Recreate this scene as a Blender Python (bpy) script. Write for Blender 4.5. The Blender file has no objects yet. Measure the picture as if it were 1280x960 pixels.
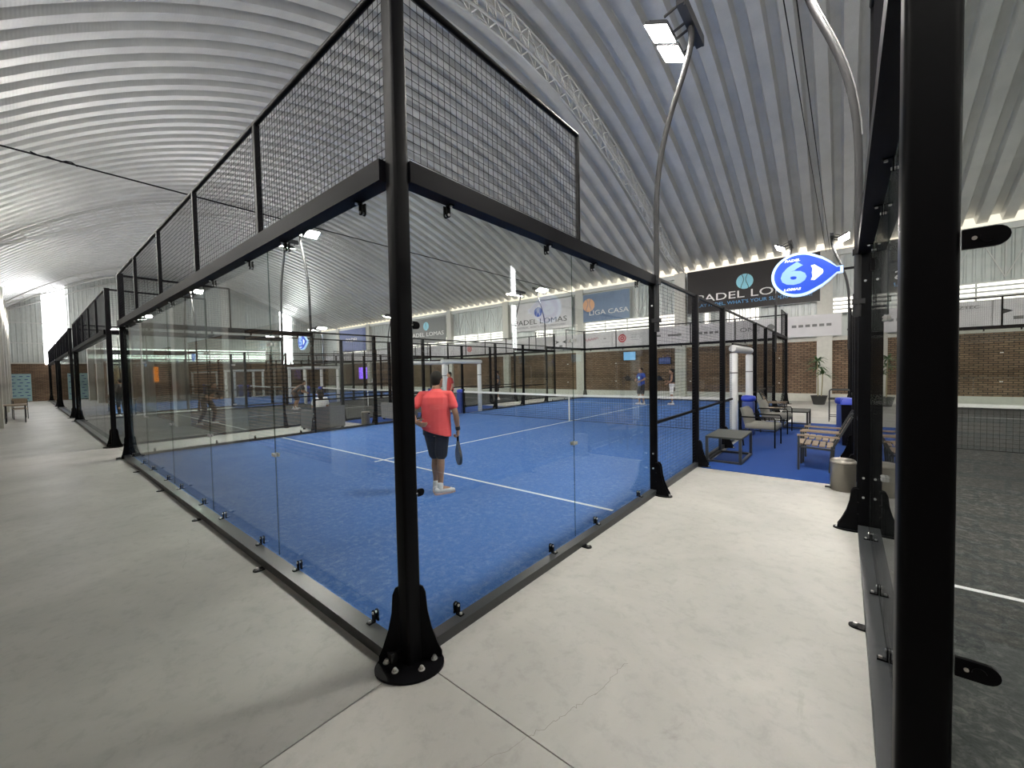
import bpy, bmesh, math, random
from mathutils import Vector, Matrix
random.seed(7)
scene = bpy.context.scene
COL = scene.collection
PI = math.pi

# ------------------------------------------------------------------ camera
CAM = (1.99395, -1.4164, 1.72512)
YAW, PIT, ROL, FPX = 0.68952, 0.03395, -0.01993, 504.65
fw = Vector((-math.sin(YAW)*math.cos(PIT), math.cos(YAW)*math.cos(PIT), -math.sin(PIT)))
rt = Vector((math.cos(YAW), math.sin(YAW), 0)); up = rt.cross(fw)
r2 = rt*math.cos(ROL)+up*math.sin(ROL); u2 = -rt*math.sin(ROL)+up*math.cos(ROL)
cam_data = bpy.data.cameras.new('camera'); cam = bpy.data.objects.new('camera', cam_data); COL.objects.link(cam)
cam_data.sensor_width = 36.0; cam_data.lens = FPX/1280*36; cam_data.clip_start = 0.05; cam_data.clip_end = 300
cam.matrix_world = Matrix(((r2.x, u2.x, -fw.x, CAM[0]), (r2.y, u2.y, -fw.y, CAM[1]), (r2.z, u2.z, -fw.z, CAM[2]), (0, 0, 0, 1)))
scene.camera = cam

# ------------------------------------------------------------------ world, light levels, exposure
world = bpy.data.worlds.new('world'); scene.world = world; world.use_nodes = True
bg = world.node_tree.nodes['Background']; bg.inputs[0].default_value = (0.75, 0.85, 1.0, 1); bg.inputs[1].default_value = 1.0
LAMP_STRENGTH = 365.0      # floodlight lens
WINDOW_STRENGTH = 2.2      # daylit translucent panes
SIGN_STRENGTH = 1.0
scene.view_settings.view_transform = 'Standard'; scene.view_settings.look = 'None'
scene.view_settings.gamma = 1.0; scene.view_settings.exposure = 0.13
scene.view_settings.use_curve_mapping = False
cy = scene.cycles
cy.max_bounces = 10; cy.diffuse_bounces = 6; cy.glossy_bounces = 4; cy.transmission_bounces = 4
cy.transparent_max_bounces = 40; cy.caustics_reflective = False; cy.caustics_refractive = False
cy.use_denoising = True; cy.sample_clamp_indirect = 4.0; cy.sample_clamp_direct = 0.0
cy.use_light_tree = True

# ------------------------------------------------------------------ materials
def new_mat(name):
    m = bpy.data.materials.new(name); m.use_nodes = True
    nt = m.node_tree; b = nt.nodes['Principled BSDF']
    return m, nt, b
def N(nt, t, **kw):
    n = nt.nodes.new(t)
    for k, v in kw.items(): setattr(n, k, v)
    return n
def plain(name, col, rough=0.5, metal=0.0, var=0.06, scale=30.0, bump=0.0, spec=None, coat=0.0):
    """base colour with a little procedural grain"""
    m, nt, b = new_mat(name)
    geo = N(nt, 'ShaderNodeNewGeometry'); no = N(nt, 'ShaderNodeTexNoise'); no.inputs['Scale'].default_value = scale; no.inputs['Detail'].default_value = 4
    nt.links.new(geo.outputs['Position'], no.inputs['Vector'])
    mx = N(nt, 'ShaderNodeMix', data_type='RGBA')
    mx.inputs['A'].default_value = (*[c*(1-var*2) for c in col], 1); mx.inputs['B'].default_value = (*[min(1, c*(1+var*2)) for c in col], 1)
    nt.links.new(no.outputs['Fac'], mx.inputs['Factor']); nt.links.new(mx.outputs['Result'], b.inputs['Base Color'])
    b.inputs['Roughness'].default_value = rough; b.inputs['Metallic'].default_value = metal
    if spec is not None: b.inputs['Specular IOR Level'].default_value = spec
    if coat: b.inputs['Coat Weight'].default_value = coat
    if bump:
        bp = N(nt, 'ShaderNodeBump'); bp.inputs['Strength'].default_value = bump; bp.inputs['Distance'].default_value = 0.01
        nt.links.new(no.outputs['Fac'], bp.inputs['Height']); nt.links.new(bp.outputs['Normal'], b.inputs['Normal'])
    return m
def emit(name, col, strength):
    m = bpy.data.materials.new(name); m.use_nodes = True; nt = m.node_tree
    nt.nodes.remove(nt.nodes['Principled BSDF'])
    e = N(nt, 'ShaderNodeEmission'); e.inputs[0].default_value = (*col, 1); e.inputs[1].default_value = strength
    nt.links.new(e.outputs[0], nt.nodes['Material Output'].inputs[0]); return m
def glow(name, col, strength, rough=0.4):
    m, nt, b = new_mat(name); b.inputs['Base Color'].default_value = (*col, 1); b.inputs['Roughness'].default_value = rough
    b.inputs['Emission Color'].default_value = (*col, 1); b.inputs['Emission Strength'].default_value = strength; return m

def ramp(nt, src, stops):
    r = N(nt, 'ShaderNodeValToRGB'); el = r.color_ramp.elements
    el[0].position, el[0].color = stops[0][0], (*stops[0][1], 1); el[1].position, el[1].color = stops[-1][0], (*stops[-1][1], 1)
    for p, c in stops[1:-1]:
        e = el.new(p); e.color = (*c, 1)
    nt.links.new(src, r.inputs[0]); return r.outputs[0]
def noise(nt, vec, scale, detail=6, rough=0.6, dist=0.0):
    n = N(nt, 'ShaderNodeTexNoise'); n.inputs['Scale'].default_value = scale; n.inputs['Detail'].default_value = detail
    n.inputs['Roughness'].default_value = rough; n.inputs['Distortion'].default_value = dist; nt.links.new(vec, n.inputs['Vector']); return n.outputs['Fac']
def mixc(nt, fac, a, b, mode='MIX'):
    m = N(nt, 'ShaderNodeMix', data_type='RGBA', blend_type=mode)
    for s, v in (('Factor', fac), ('A', a), ('B', b)):
        if isinstance(v, (tuple, list)): m.inputs[s].default_value = (*v, 1)
        elif isinstance(v, float): m.inputs[s].default_value = v
        else: nt.links.new(v, m.inputs[s])
    return m.outputs['Result']

def concrete_mat():
    m, nt, b = new_mat('polished_concrete'); pos = N(nt, 'ShaderNodeNewGeometry').outputs['Position']
    a = ramp(nt, noise(nt, pos, 0.7, 8, 0.62, 0.6), [(0.3, (0.34, 0.34, 0.32)), (0.52, (0.415, 0.412, 0.39)), (0.75, (0.50, 0.495, 0.465))])
    s = ramp(nt, noise(nt, pos, 9, 10, 0.7, 0.3), [(0.25, (0.80, 0.80, 0.79)), (0.5, (1, 1, 1)), (0.8, (1.0, 0.99, 0.96))])
    st = ramp(nt, noise(nt, pos, 2.3, 12, 0.75, 1.5), [(0.30, (0.80, 0.80, 0.78)), (0.40, (1, 1, 1)), (1.0, (1, 1, 1))])
    c = mixc(nt, 1.0, mixc(nt, 1.0, a, s, 'MULTIPLY'), st, 'MULTIPLY')
    nt.links.new(c, b.inputs['Base Color'])
    rr = N(nt, 'ShaderNodeMapRange'); rr.inputs['To Min'].default_value = 0.30; rr.inputs['To Max'].default_value = 0.62
    nt.links.new(noise(nt, pos, 1.6, 6, 0.6, 0.4), rr.inputs['Value']); nt.links.new(rr.outputs[0], b.inputs['Roughness'])
    bp = N(nt, 'ShaderNodeBump'); bp.inputs['Strength'].default_value = 0.15; bp.inputs['Distance'].default_value = 0.004
    nt.links.new(noise(nt, pos, 14, 8, 0.7), bp.inputs['Height']); nt.links.new(bp.outputs[0], b.inputs['Normal']); return m
def turf_mat(name, dark, base, sand, amt):
    m, nt, b = new_mat(name); pos = N(nt, 'ShaderNodeNewGeometry').outputs['Position']
    f = ramp(nt, noise(nt, pos, 120, 3, 0.7), [(0.3, dark), (0.7, base)])
    big = noise(nt, pos, 0.5, 5, 0.6, 0.5); fleck = noise(nt, pos, 15, 12, 0.8, 0.6)
    mm = N(nt, 'ShaderNodeMath', operation='MULTIPLY'); nt.links.new(ramp(nt, big, [(0.35, (0.25,)*3), (0.7, (1,)*3)]), mm.inputs[0])
    nt.links.new(ramp(nt, fleck, [(0.48, (0,)*3), (0.74, (amt,)*3)]), mm.inputs[1])
    nt.links.new(mixc(nt, mm.outputs[0], f, sand), b.inputs['Base Color']); b.inputs['Roughness'].default_value = 0.9
    b.inputs['Specular IOR Level'].default_value = 0.2
    bp = N(nt, 'ShaderNodeBump'); bp.inputs['Strength'].default_value = 0.5; bp.inputs['Distance'].default_value = 0.004
    nt.links.new(noise(nt, pos, 160, 2, 0.7), bp.inputs['Height']); nt.links.new(bp.outputs[0], b.inputs['Normal']); return m
def brick_mat(name, axis):
    m, nt, b = new_mat(name); pos = N(nt, 'ShaderNodeNewGeometry').outputs['Position']
    sep = N(nt, 'ShaderNodeSeparateXYZ'); nt.links.new(pos, sep.inputs[0]); cmb = N(nt, 'ShaderNodeCombineXYZ')
    nt.links.new(sep.outputs[axis], cmb.inputs[0]); nt.links.new(sep.outputs[2], cmb.inputs[1])
    br = N(nt, 'ShaderNodeTexBrick'); nt.links.new(cmb.outputs[0], br.inputs['Vector'])
    br.inputs['Color1'].default_value = (0.20, 0.125, 0.085, 1); br.inputs['Color2'].default_value = (0.30, 0.205, 0.14, 1); br.inputs['Mortar'].default_value = (0.055, 0.045, 0.038, 1)
    br.inputs['Scale'].default_value = 1.0; br.inputs['Brick Width'].default_value = 0.25; br.inputs['Row Height'].default_value = 0.085; br.inputs['Mortar Size'].default_value = 0.014
    st = ramp(nt, noise(nt, pos, 0.8, 6), [(0.3, (0.65, 0.65, 0.62)), (0.7, (1.15, 1.12, 1.05))])
    nt.links.new(mixc(nt, 1.0, br.outputs['Color'], st, 'MULTIPLY'), b.inputs['Base Color']); b.inputs['Roughness'].default_value = 0.9
    bp = N(nt, 'ShaderNodeBump'); bp.inputs['Strength'].default_value = 0.6; bp.inputs['Distance'].default_value = 0.01; bp.invert = True
    nt.links.new(br.outputs['Fac'], bp.inputs['Height']); nt.links.new(bp.outputs[0], b.inputs['Normal']); return m
def roof_mat():
    m, nt, b = new_mat('galvanised_roof_sheet'); pos = N(nt, 'ShaderNodeNewGeometry').outputs['Position']
    c = ramp(nt, noise(nt, pos, 1.1, 8, 0.65), [(0.3, (0.54, 0.55, 0.545)), (0.7, (0.66, 0.665, 0.655))])
    nt.links.new(c, b.inputs['Base Color']); b.inputs['Metallic'].default_value = 0.45; b.inputs['Roughness'].default_value = 0.36
    mp = N(nt, 'ShaderNodeMapping'); mp.inputs['Scale'].default_value = (0, 1, 0.7); nt.links.new(pos, mp.inputs[0])
    wv = N(nt, 'ShaderNodeTexWave', wave_type='BANDS', bands_direction='Y'); wv.inputs['Scale'].default_value = 6.0; nt.links.new(mp.outputs[0], wv.inputs['Vector'])
    bp = N(nt, 'ShaderNodeBump'); bp.inputs['Strength'].default_value = 0.30; bp.inputs['Distance'].default_value = 0.008
    nt.links.new(wv.outputs['Fac'], bp.inputs['Height']); nt.links.new(bp.outputs[0], b.inputs['Normal']); return m
def glass_mat(name, tint):
    m = bpy.data.materials.new(name); m.use_nodes = True; nt = m.node_tree; nt.nodes.remove(nt.nodes['Principled BSDF'])
    tr = N(nt, 'ShaderNodeBsdfTransparent'); tr.inputs[0].default_value = (*tint, 1); gl = N(nt, 'ShaderNodeBsdfGlossy'); gl.inputs['Roughness'].default_value = 0.0
    lw = N(nt, 'ShaderNodeLayerWeight'); lw.inputs[0].default_value = 0.5
    pw = N(nt, 'ShaderNodeMath', operation='POWER'); pw.inputs[1].default_value = 5.0; nt.links.new(lw.outputs['Facing'], pw.inputs[0])
    ma = N(nt, 'ShaderNodeMath', operation='MULTIPLY_ADD'); ma.inputs[1].default_value = 0.955; ma.inputs[2].default_value = 0.045; nt.links.new(pw.outputs[0], ma.inputs[0])
    mx = N(nt, 'ShaderNodeMixShader'); nt.links.new(ma.outputs[0], mx.inputs[0]); nt.links.new(tr.outputs[0], mx.inputs[1]); nt.links.new(gl.outputs[0], mx.inputs[2])
    nt.links.new(mx.outputs[0], nt.nodes['Material Output'].inputs[0]); return m

M = {}
M['concrete'] = concrete_mat()
M['blue_turf'] = turf_mat('blue_turf', (0.034, 0.105, 0.32), (0.066, 0.175, 0.47), (0.42, 0.50, 0.62), 0.75)
M['black_turf'] = turf_mat('black_turf', (0.022, 0.025, 0.027), (0.06, 0.064, 0.065), (0.32, 0.32, 0.29), 0.8)
M['carpet'] = turf_mat('blue_carpet', (0.013, 0.045, 0.20), (0.022, 0.075, 0.29), (0.2, 0.25, 0.4), 0.05)
M['line'] = plain('white_line_paint', (0.72, 0.74, 0.74), 0.8, scale=60)
M['black'] = plain('black_powder_coat', (0.004, 0.004, 0.005), 0.4, var=0.03, spec=0.08)
M['black_matt'] = plain('black_matt_paint', (0.004, 0.004, 0.006), 0.45, var=0.03, spec=0.07)
M['beam'] = plain('dark_steel_beam', (0.030, 0.033, 0.036), 0.35)
M['steel'] = plain('bright_bolt_steel', (0.80, 0.80, 0.78), 0.32, 0.6)
M['galv'] = plain('galvanised_steel', (0.50, 0.51, 0.50), 0.5, 0.4)
M['truss'] = plain('grey_truss_paint', (0.56, 0.565, 0.55), 0.5, 0.1)
M['glass'] = glass_mat('clear_glass', (0.965, 0.985, 0.975))
M['glass_edge'] = glass_mat('glass_edge', (0.62, 0.70, 0.67))
M['roof'] = roof_mat()
M['brick_x'] = brick_mat('brick_wall', 0); M['brick_y'] = brick_mat('brick_wall_gable', 1)
M['clad'] = plain('pale_corrugated_cladding', (0.50, 0.53, 0.52), 0.45, 0.3, scale=4)
M['column'] = plain('pale_concrete_column', (0.58, 0.57, 0.52), 0.7, scale=8)
M['white_steel'] = plain('white_painted_steel', (0.62, 0.63, 0.61), 0.45)
M['window'] = emit('daylit_pane', (1.0, 0.95, 0.86), WINDOW_STRENGTH)
M['slot'] = emit('eave_daylight', (1.0, 0.88, 0.70), 1.3)
M['window_front'] = emit('sunlit_pane', (1.0, 0.96, 0.90), WINDOW_STRENGTH*21)  # strong fill light for the louvres added on the unseen near wall
M['window_gable'] = emit('gable_pane', (0.93, 1.0, 0.90), WINDOW_STRENGTH*1.5)
M['skypane'] = emit('bright_translucent_sheet', (1.0, 0.98, 1.0), WINDOW_STRENGTH*6)
M['lens'] = emit('floodlight_lens', (1.0, 0.95, 0.87), LAMP_STRENGTH)
M['lamp_body'] = plain('lamp_housing', (0.06, 0.06, 0.065), 0.4, 0.5)
M['pole'] = plain('lamp_pole_grey', (0.03, 0.03, 0.032), 0.6, 0.0, spec=0.22)
M['net'] = plain('net_cord', (0.012, 0.012, 0.013), 0.8)
M['tape'] = plain('white_net_tape', (0.70, 0.71, 0.70), 0.7)
M['pad_white'] = plain('white_vinyl_pad', (0.66, 0.67, 0.67), 0.45)
M['pad_blue'] = plain('blue_vinyl_pad', (0.02, 0.045, 0.20), 0.5)
M['wood'] = plain('weathered_slat_wood', (0.25, 0.19, 0.13), 0.6, scale=20, var=0.15)
M['table_top'] = plain('grey_table_board', (0.045, 0.05, 0.045), 0.6, spec=0.3)
M['cushion'] = plain('beige_cushion', (0.19, 0.187, 0.165), 0.9, scale=120, bump=0.2)
M['wicker'] = plain('grey_wicker', (0.16, 0.16, 0.16), 0.7, scale=70, bump=0.8, var=0.25)
M['inox'] = plain('brushed_stainless', (0.36, 0.335, 0.29), 0.34, 0.9, scale=6)
M['bluelid'] = plain('blue_bin_lid', (0.02, 0.05, 0.45), 0.4)
M['leaf'] = plain('palm_leaf', (0.05, 0.12, 0.035), 0.5, var=0.3, scale=15)
M['stem'] = plain('plant_cane', (0.30, 0.27, 0.16), 0.7)
M['pot'] = plain('black_plant_pot', (0.03, 0.03, 0.03), 0.5)
M['soil'] = plain('soil', (0.05, 0.035, 0.025), 0.95)
M['banner_black'] = plain('black_banner_vinyl', (0.014, 0.011, 0.011), 0.4, scale=2, spec=0.3)
M['banner_white'] = plain('white_banner_vinyl', (0.60, 0.59, 0.61), 0.5, scale=2)
M['banner_blue'] = plain('blue_banner_vinyl', (0.10, 0.17, 0.30), 0.45, scale=1.5, var=0.2)
M['print_white'] = plain('white_print', (0.80, 0.78, 0.76), 0.5)
M['print_black'] = plain('black_print', (0.03, 0.03, 0.03), 0.5)
M['print_grey'] = plain('grey_print', (0.16, 0.16, 0.16), 0.5)
M['print_cyan'] = plain('cyan_print', (0.30, 0.68, 0.80), 0.5)
M['print_blue'] = plain('mid_blue_print', (0.10, 0.32, 0.62), 0.5)
M['print_navy'] = plain('navy_print', (0.06, 0.10, 0.30), 0.5)
M['print_orange'] = plain('orange_print', (0.80, 0.42, 0.22), 0.5)
M['print_red'] = plain('red_print', (0.50, 0.03, 0.05), 0.5)
M['print_pink'] = plain('pink_print', (0.60, 0.18, 0.22), 0.5)
M['teal'] = plain('pale_teal_banner', (0.36, 0.56, 0.60), 0.6, scale=3)
M['sign_rim'] = glow('sign_neon_rim', (0.50, 0.70, 1.0), SIGN_STRENGTH*0.9)
M['sign_blue'] = glow('sign_blue_face', (0.002, 0.06, 0.55), SIGN_STRENGTH*0.65)
M['sign_pale'] = glow('sign_pale_figure', (0.26, 0.48, 0.9), SIGN_STRENGTH*0.6)
M['sign_white'] = glow('sign_white_cutout', (0.85, 0.92, 1.0), SIGN_STRENGTH)
M['screen_purple'] = glow('lit_purple_screen', (0.22, 0.10, 0.75), 2.0)
M['screen_blue'] = glow('lit_blue_screen', (0.15, 0.35, 0.60), 0.8)
M['orange_lamp'] = emit('orange_lamp', (1.0, 0.25, 0.02), 2.5)
M['skin'] = plain('skin', (0.36, 0.20, 0.13), 0.55, scale=12, var=0.08)
M['hair'] = plain('dark_hair', (0.005, 0.004, 0.0035), 0.8, scale=90, bump=0.4, var=0.3)
M['coral'] = plain('coral_red_jersey', (0.80, 0.095, 0.10), 0.85, scale=10, bump=0.3)
M['navy'] = plain('navy_shorts_fabric', (0.012, 0.014, 0.028), 0.85)
M['blackcloth'] = plain('black_sportswear', (0.018, 0.018, 0.022), 0.85)
M['bluecloth'] = plain('royal_blue_jersey', (0.02, 0.055, 0.30), 0.85)
M['greycloth'] = plain('dark_grey_jersey', (0.07, 0.075, 0.09), 0.85)
M['whitecloth'] = plain('white_sportswear', (0.72, 0.72, 0.72), 0.85)
M['browncloth'] = plain('brown_shorts_fabric', (0.10, 0.07, 0.06), 0.85)
M['redcloth'] = plain('dark_red_jersey', (0.35, 0.03, 0.03), 0.85)
M['shoe'] = plain('white_shoe', (0.72, 0.72, 0.72), 0.6)
M['sole'] = plain('shoe_sole', (0.50, 0.36, 0.34), 0.7)
M['racket'] = plain('black_carbon_racket', (0.02, 0.02, 0.022), 0.35)
M['crack'] = plain('hairline_crack', (0.20, 0.19, 0.17), 0.9)
M['joint'] = plain('dark_joint_filler', (0.09, 0.08, 0.07), 0.9)
M['eye_white'] = plain('eye_white', (0.7, 0.7, 0.68), 0.2)

# ------------------------------------------------------------------ mesh builder
class MB:
    def __init__(s): s.v = []; s.f = []; s.m = []; s.sm = []
    def add(s, vs, fs, mi=0, smooth=False):
        o = len(s.v); s.v += [tuple(v) for v in vs]; s.f += [tuple(i+o for i in f) for f in fs]
        s.m += [mi]*len(fs); s.sm += [smooth]*len(fs); return s
    def box(s, lo, hi, mi=0):
        x0, y0, z0 = lo; x1, y1, z1 = hi
        v = [(x0,y0,z0),(x1,y0,z0),(x1,y1,z0),(x0,y1,z0),(x0,y0,z1),(x1,y0,z1),(x1,y1,z1),(x0,y1,z1)]
        return s.add(v, [(0,3,2,1),(4,5,6,7),(0,1,5,4),(1,2,6,5),(2,3,7,6),(3,0,4,7)], mi)
    def cbox(s, c, d, mi=0): return s.box([c[i]-d[i]/2 for i in range(3)], [c[i]+d[i]/2 for i in range(3)], mi)
    def obox(s, c, ax, ay, az, mi=0):       # oriented box by half axes
        c, ax, ay, az = map(Vector, (c, ax, ay, az)); v = []
        for k in (-1, 1):
            for a, b in ((-1,-1),(1,-1),(1,1),(-1,1)): v.append(c+ax*a+ay*b+az*k)
        return s.add(v, [(0,3,2,1),(4,5,6,7),(0,1,5,4),(1,2,6,5),(2,3,7,6),(3,0,4,7)], mi)
    def rod(s, p, q, r, n=8, mi=0, r2=None, caps=True):
        p, q = Vector(p), Vector(q); d = (q-p).normalized(); a = d.orthogonal().normalized(); b = d.cross(a); r2 = r if r2 is None else r2
        v = [p+(a*math.cos(2*PI*i/n)+b*math.sin(2*PI*i/n))*r for i in range(n)]+[q+(a*math.cos(2*PI*i/n)+b*math.sin(2*PI*i/n))*r2 for i in range(n)]
        s.add(v, [(i, (i+1)%n, n+(i+1)%n, n+i) for i in range(n)], mi, n > 5)
        if caps: s.add(v, [tuple(range(n-1,-1,-1)), tuple(range(n, 2*n))], mi)
        return s
    def bar(s, p, q, w, h=None, mi=0):       # square bar between two points
        p, q = Vector(p), Vector(q); d = (q-p); L = d.length; d.normalize(); h = w if h is None else h
        z = Vector((0,0,1)) if abs(d.z) < 0.95 else Vector((1,0,0)); a = d.cross(z).normalized(); b = a.cross(d)
        return s.obox((p+q)/2, d*L/2, a*w/2, b*h/2, mi)
    def tube(s, pts, r, n=10, mi=0, closed=False):
        pts = [Vector(p) for p in pts]; k = len(pts); rings = []
        ref = None
        for i, p in enumerate(pts):
            t = (pts[(i+1)%k]-pts[i-1]) if closed else (pts[min(i+1,k-1)]-pts[max(i-1,0)])
            t.normalize()
            a = t.orthogonal().normalized() if ref is None else (ref-t*ref.dot(t)).normalized()
            ref = a; b = t.cross(a); rr = r[i] if isinstance(r, (list, tuple)) else r
            rings.append([p+(a*math.cos(2*PI*j/n)+b*math.sin(2*PI*j/n))*rr for j in range(n)])
        v = [x for ring in rings for x in ring]; f = []
        for i in range(k if closed else k-1):
            i2 = (i+1)%k
            f += [(i*n+j, i*n+(j+1)%n, i2*n+(j+1)%n, i2*n+j) for j in range(n)]
        s.add(v, f, mi, True)
        if not closed: s.add(v, [tuple(range(n-1,-1,-1)), tuple(range((k-1)*n, k*n))], mi)
        return s
    def loft(s, rings, mi=0, smooth=True, caps=True):
        n = len(rings[0]); v = [x for r in rings for x in r]; f = []
        for i in range(len(rings)-1):
            f += [(i*n+j, i*n+(j+1)%n, (i+1)*n+(j+1)%n, (i+1)*n+j) for j in range(n)]
        s.add(v, f, mi, smooth)
        if caps: s.add(v, [tuple(range(n-1,-1,-1)), tuple(range((len(rings)-1)*n, len(rings)*n))], mi)
        return s
    def lathe(s, prof, c=(0,0,0), n=24, mi=0, smooth=True, caps=True):
        return s.loft([[(c[0]+r*math.cos(2*PI*j/n), c[1]+r*math.sin(2*PI*j/n), c[2]+z) for j in range(n)] for r, z in prof], mi, smooth, caps)
    def prism(s, poly, o, u, w, d, mi=0):    # polygon in (u,w), extruded by +-d/2
        o, u, w = Vector(o), Vector(u), Vector(w); nrm = u.cross(w).normalized()*d/2; n = len(poly)
        v = [o+u*a+w*b-nrm for a, b in poly]+[o+u*a+w*b+nrm for a, b in poly]
        return s.add(v, [tuple(range(n-1,-1,-1)), tuple(range(n, 2*n))]+[(i, (i+1)%n, n+(i+1)%n, n+i) for i in range(n)], mi)
    def ball(s, c, r, n=10, m=7, mi=0):
        rx, ry, rz = r if isinstance(r, (tuple, list)) else (r, r, r)
        rings = []
        for i in range(1, m):
            t = PI*i/m; rings.append([(c[0]+rx*math.sin(t)*math.cos(2*PI*j/n), c[1]+ry*math.sin(t)*math.sin(2*PI*j/n), c[2]-rz*math.cos(t)) for j in range(n)])
        v = [x for r_ in rings for x in r_]+[(c[0], c[1], c[2]-rz), (c[0], c[1], c[2]+rz)]; f = []
        for i in range(m-2): f += [(i*n+j, i*n+(j+1)%n, (i+1)*n+(j+1)%n, (i+1)*n+j) for j in range(n)]
        b, t = len(v)-2, len(v)-1
        f += [(b, (j+1)%n, j) for j in range(n)]+[(t, (m-2)*n+j, (m-2)*n+(j+1)%n) for j in range(n)]
        return s.add(v, f, mi, True)
    def mesh(s, name, mats):
        me = bpy.data.meshes.new(name); me.from_pydata(s.v, [], s.f)
        for m in (mats if isinstance(mats, (list, tuple)) else [mats]): me.materials.append(M[m] if isinstance(m, str) else m)
        me.polygons.foreach_set('material_index', s.m); me.polygons.foreach_set('use_smooth', s.sm); me.update(); return me

def rring(cx, cyy, z, a, b, n=4, r=0.02):    # rounded rectangle ring
    pts = []
    for k, (sx, sy) in enumerate(((1,1),(-1,1),(-1,-1),(1,-1))):
        for i in range(n+1):
            t = PI/2*k+PI/2*i/n; pts.append((cx+sx*(a-r)+r*math.cos(t), cyy+sy*(b-r)+r*math.sin(t), z))
    return pts
def obj(name, me, parent=None, loc=(0,0,0), rotz=0.0):
    o = bpy.data.objects.new(name, me); COL.objects.link(o); o.location = loc; o.rotation_euler = (0, 0, rotz)
    if parent is not None: o.parent = parent
    return o
def tag(o, label=None, cat=None, group=None, kind=None):
    if label: o['label'] = label
    if cat: o['category'] = cat
    if group: o['group'] = group
    if kind: o['kind'] = kind
    return o
def thing(name, label, cat, loc=(0,0,0), rotz=0.0, group=None):
    return tag(obj(name, None, None, loc, rotz), label, cat, group)
def children_of(o): return list(o.children)
def copy_tree(o, parent=None, skip=()):
    c = o.copy(); COL.objects.link(c); c.parent = parent
    for ch in children_of(o):
        if ch.name.split('.')[0] in skip: continue
        copy_tree(ch, c, skip)
    return c
def text_mesh(txt, size, mat, sx=1.0, depth=0.004, shear=0.0, bold=0.0, align='CENTER'):
    cu = bpy.data.curves.new('lettering', 'FONT'); cu.body = txt; cu.size = size; cu.align_x = align; cu.align_y = 'CENTER'
    cu.extrude = depth; cu.offset = bold; cu.shear = shear; cu.resolution_u = 3
    t = bpy.data.objects.new('tmp', cu); COL.objects.link(t); dg = bpy.context.evaluated_depsgraph_get(); dg.update()
    me = bpy.data.meshes.new_from_object(t.evaluated_get(dg)); bpy.data.objects.remove(t)
    for v in me.vertices: v.co.x *= sx
    me.materials.clear(); me.materials.append(M[mat]); return me
def put_text(parent, me, loc, rotz=0.0):     # stand the flat text up, facing -y before rotz
    o = tag(obj('lettering', me, parent), kind='stuff'); o.location = loc; o.rotation_euler = (PI/2, 0, rotz); return o

# ------------------------------------------------------------------ setting: floor
X0, X1, Y0, Y1 = -48.0, 14.6, -2.25, 22.2
fl = obj('floor', MB().box((X0-.3, Y0-.3, -.3), (X1+.3, Y1+.4, -.012)).mesh('floor_base', 'joint')); tag(fl, kind='structure')
xs = [X0-.3, -36.4, -24.25, -12.1, 0.02, X1+.3]; ys = [Y0-.3, 0.035, Y1+.4]
for i in range(5):
    for j in range(2):
        g = 0.0035
        obj('slab', MB().box((xs[i]+g, ys[j]+g, -.05), (xs[i+1]-g, ys[j+1]-g, 0)).mesh('slab', 'concrete'), fl)
def crack(pts, w=0.002):
    b = MB()
    for k in range(len(pts)-1):
        p, q = Vector((*pts[k], 0.0006)), Vector((*pts[k+1], 0.0006)); d = (q-p).normalized().cross(Vector((0,0,1)))*w/2
        b.add([p-d, q-d, q+d, p+d], [(0,1,2,3)])
    return obj('crack', b.mesh('crack', 'crack'), fl)
rc = random.Random(3)
def wob(a, c, n=26, s=0.012):
    return [(a[0]+(c[0]-a[0])*t/n+rc.uniform(-s, s), a[1]+(c[1]-a[1])*t/n+rc.uniform(-s, s)) for t in range(n+1)]
crack(wob((0.86, 0.03), (0.98, 0.45))+wob((0.98, 0.45), (1.02, 0.78), 10)); crack(wob((0.55, -0.75), (0.86, 0.03), 20), 0.0013)
crack(wob((-3.4, -0.35), (-2.6, -0.55), 14, 0.02), 0.0015)

# ------------------------------------------------------------------ setting: ceiling (arched corrugated sheets)
ARC = [(-2.6, 6.6), (-2.0, 7.05), (-0.7, 8.27), (0.5, 9.0), (2.1, 9.85), (3.8, 10.5), (6.1, 11.05), (8.7, 11.25), (10.8, 11.0), (13.8, 10.2), (16.2, 9.35), (18.6, 8.5), (20.7, 7.6), (22.6, 6.75)]
def polyfit(pts, deg):
    n = deg+1; A = [[sum(((x-10)/12)**(i+j) for x, _ in pts) for j in range(n)]+[sum(z*((x-10)/12)**i for x, z in pts)] for i in range(n)]
    for i in range(n):
        p = max(range(i, n), key=lambda r: abs(A[r][i])); A[i], A[p] = A[p], A[i]
        for r in range(n):
            if r != i:
                k = A[r][i]/A[i][i]; A[r] = [a-k*b for a, b in zip(A[r], A[i])]
    return [A[i][n]/A[i][i] for i in range(n)]
PC = polyfit(ARC, 4)
def arcz(y): t = (y-10)/12; return sum(c*t**i for i, c in enumerate(PC))+0.15
def arcn(y):
    d = (arcz(y+.05)-arcz(y-.05))/.1; v = Vector((0, -d, 1)); return v.normalized()
PER = 0.66; DEP = 0.23
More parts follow.
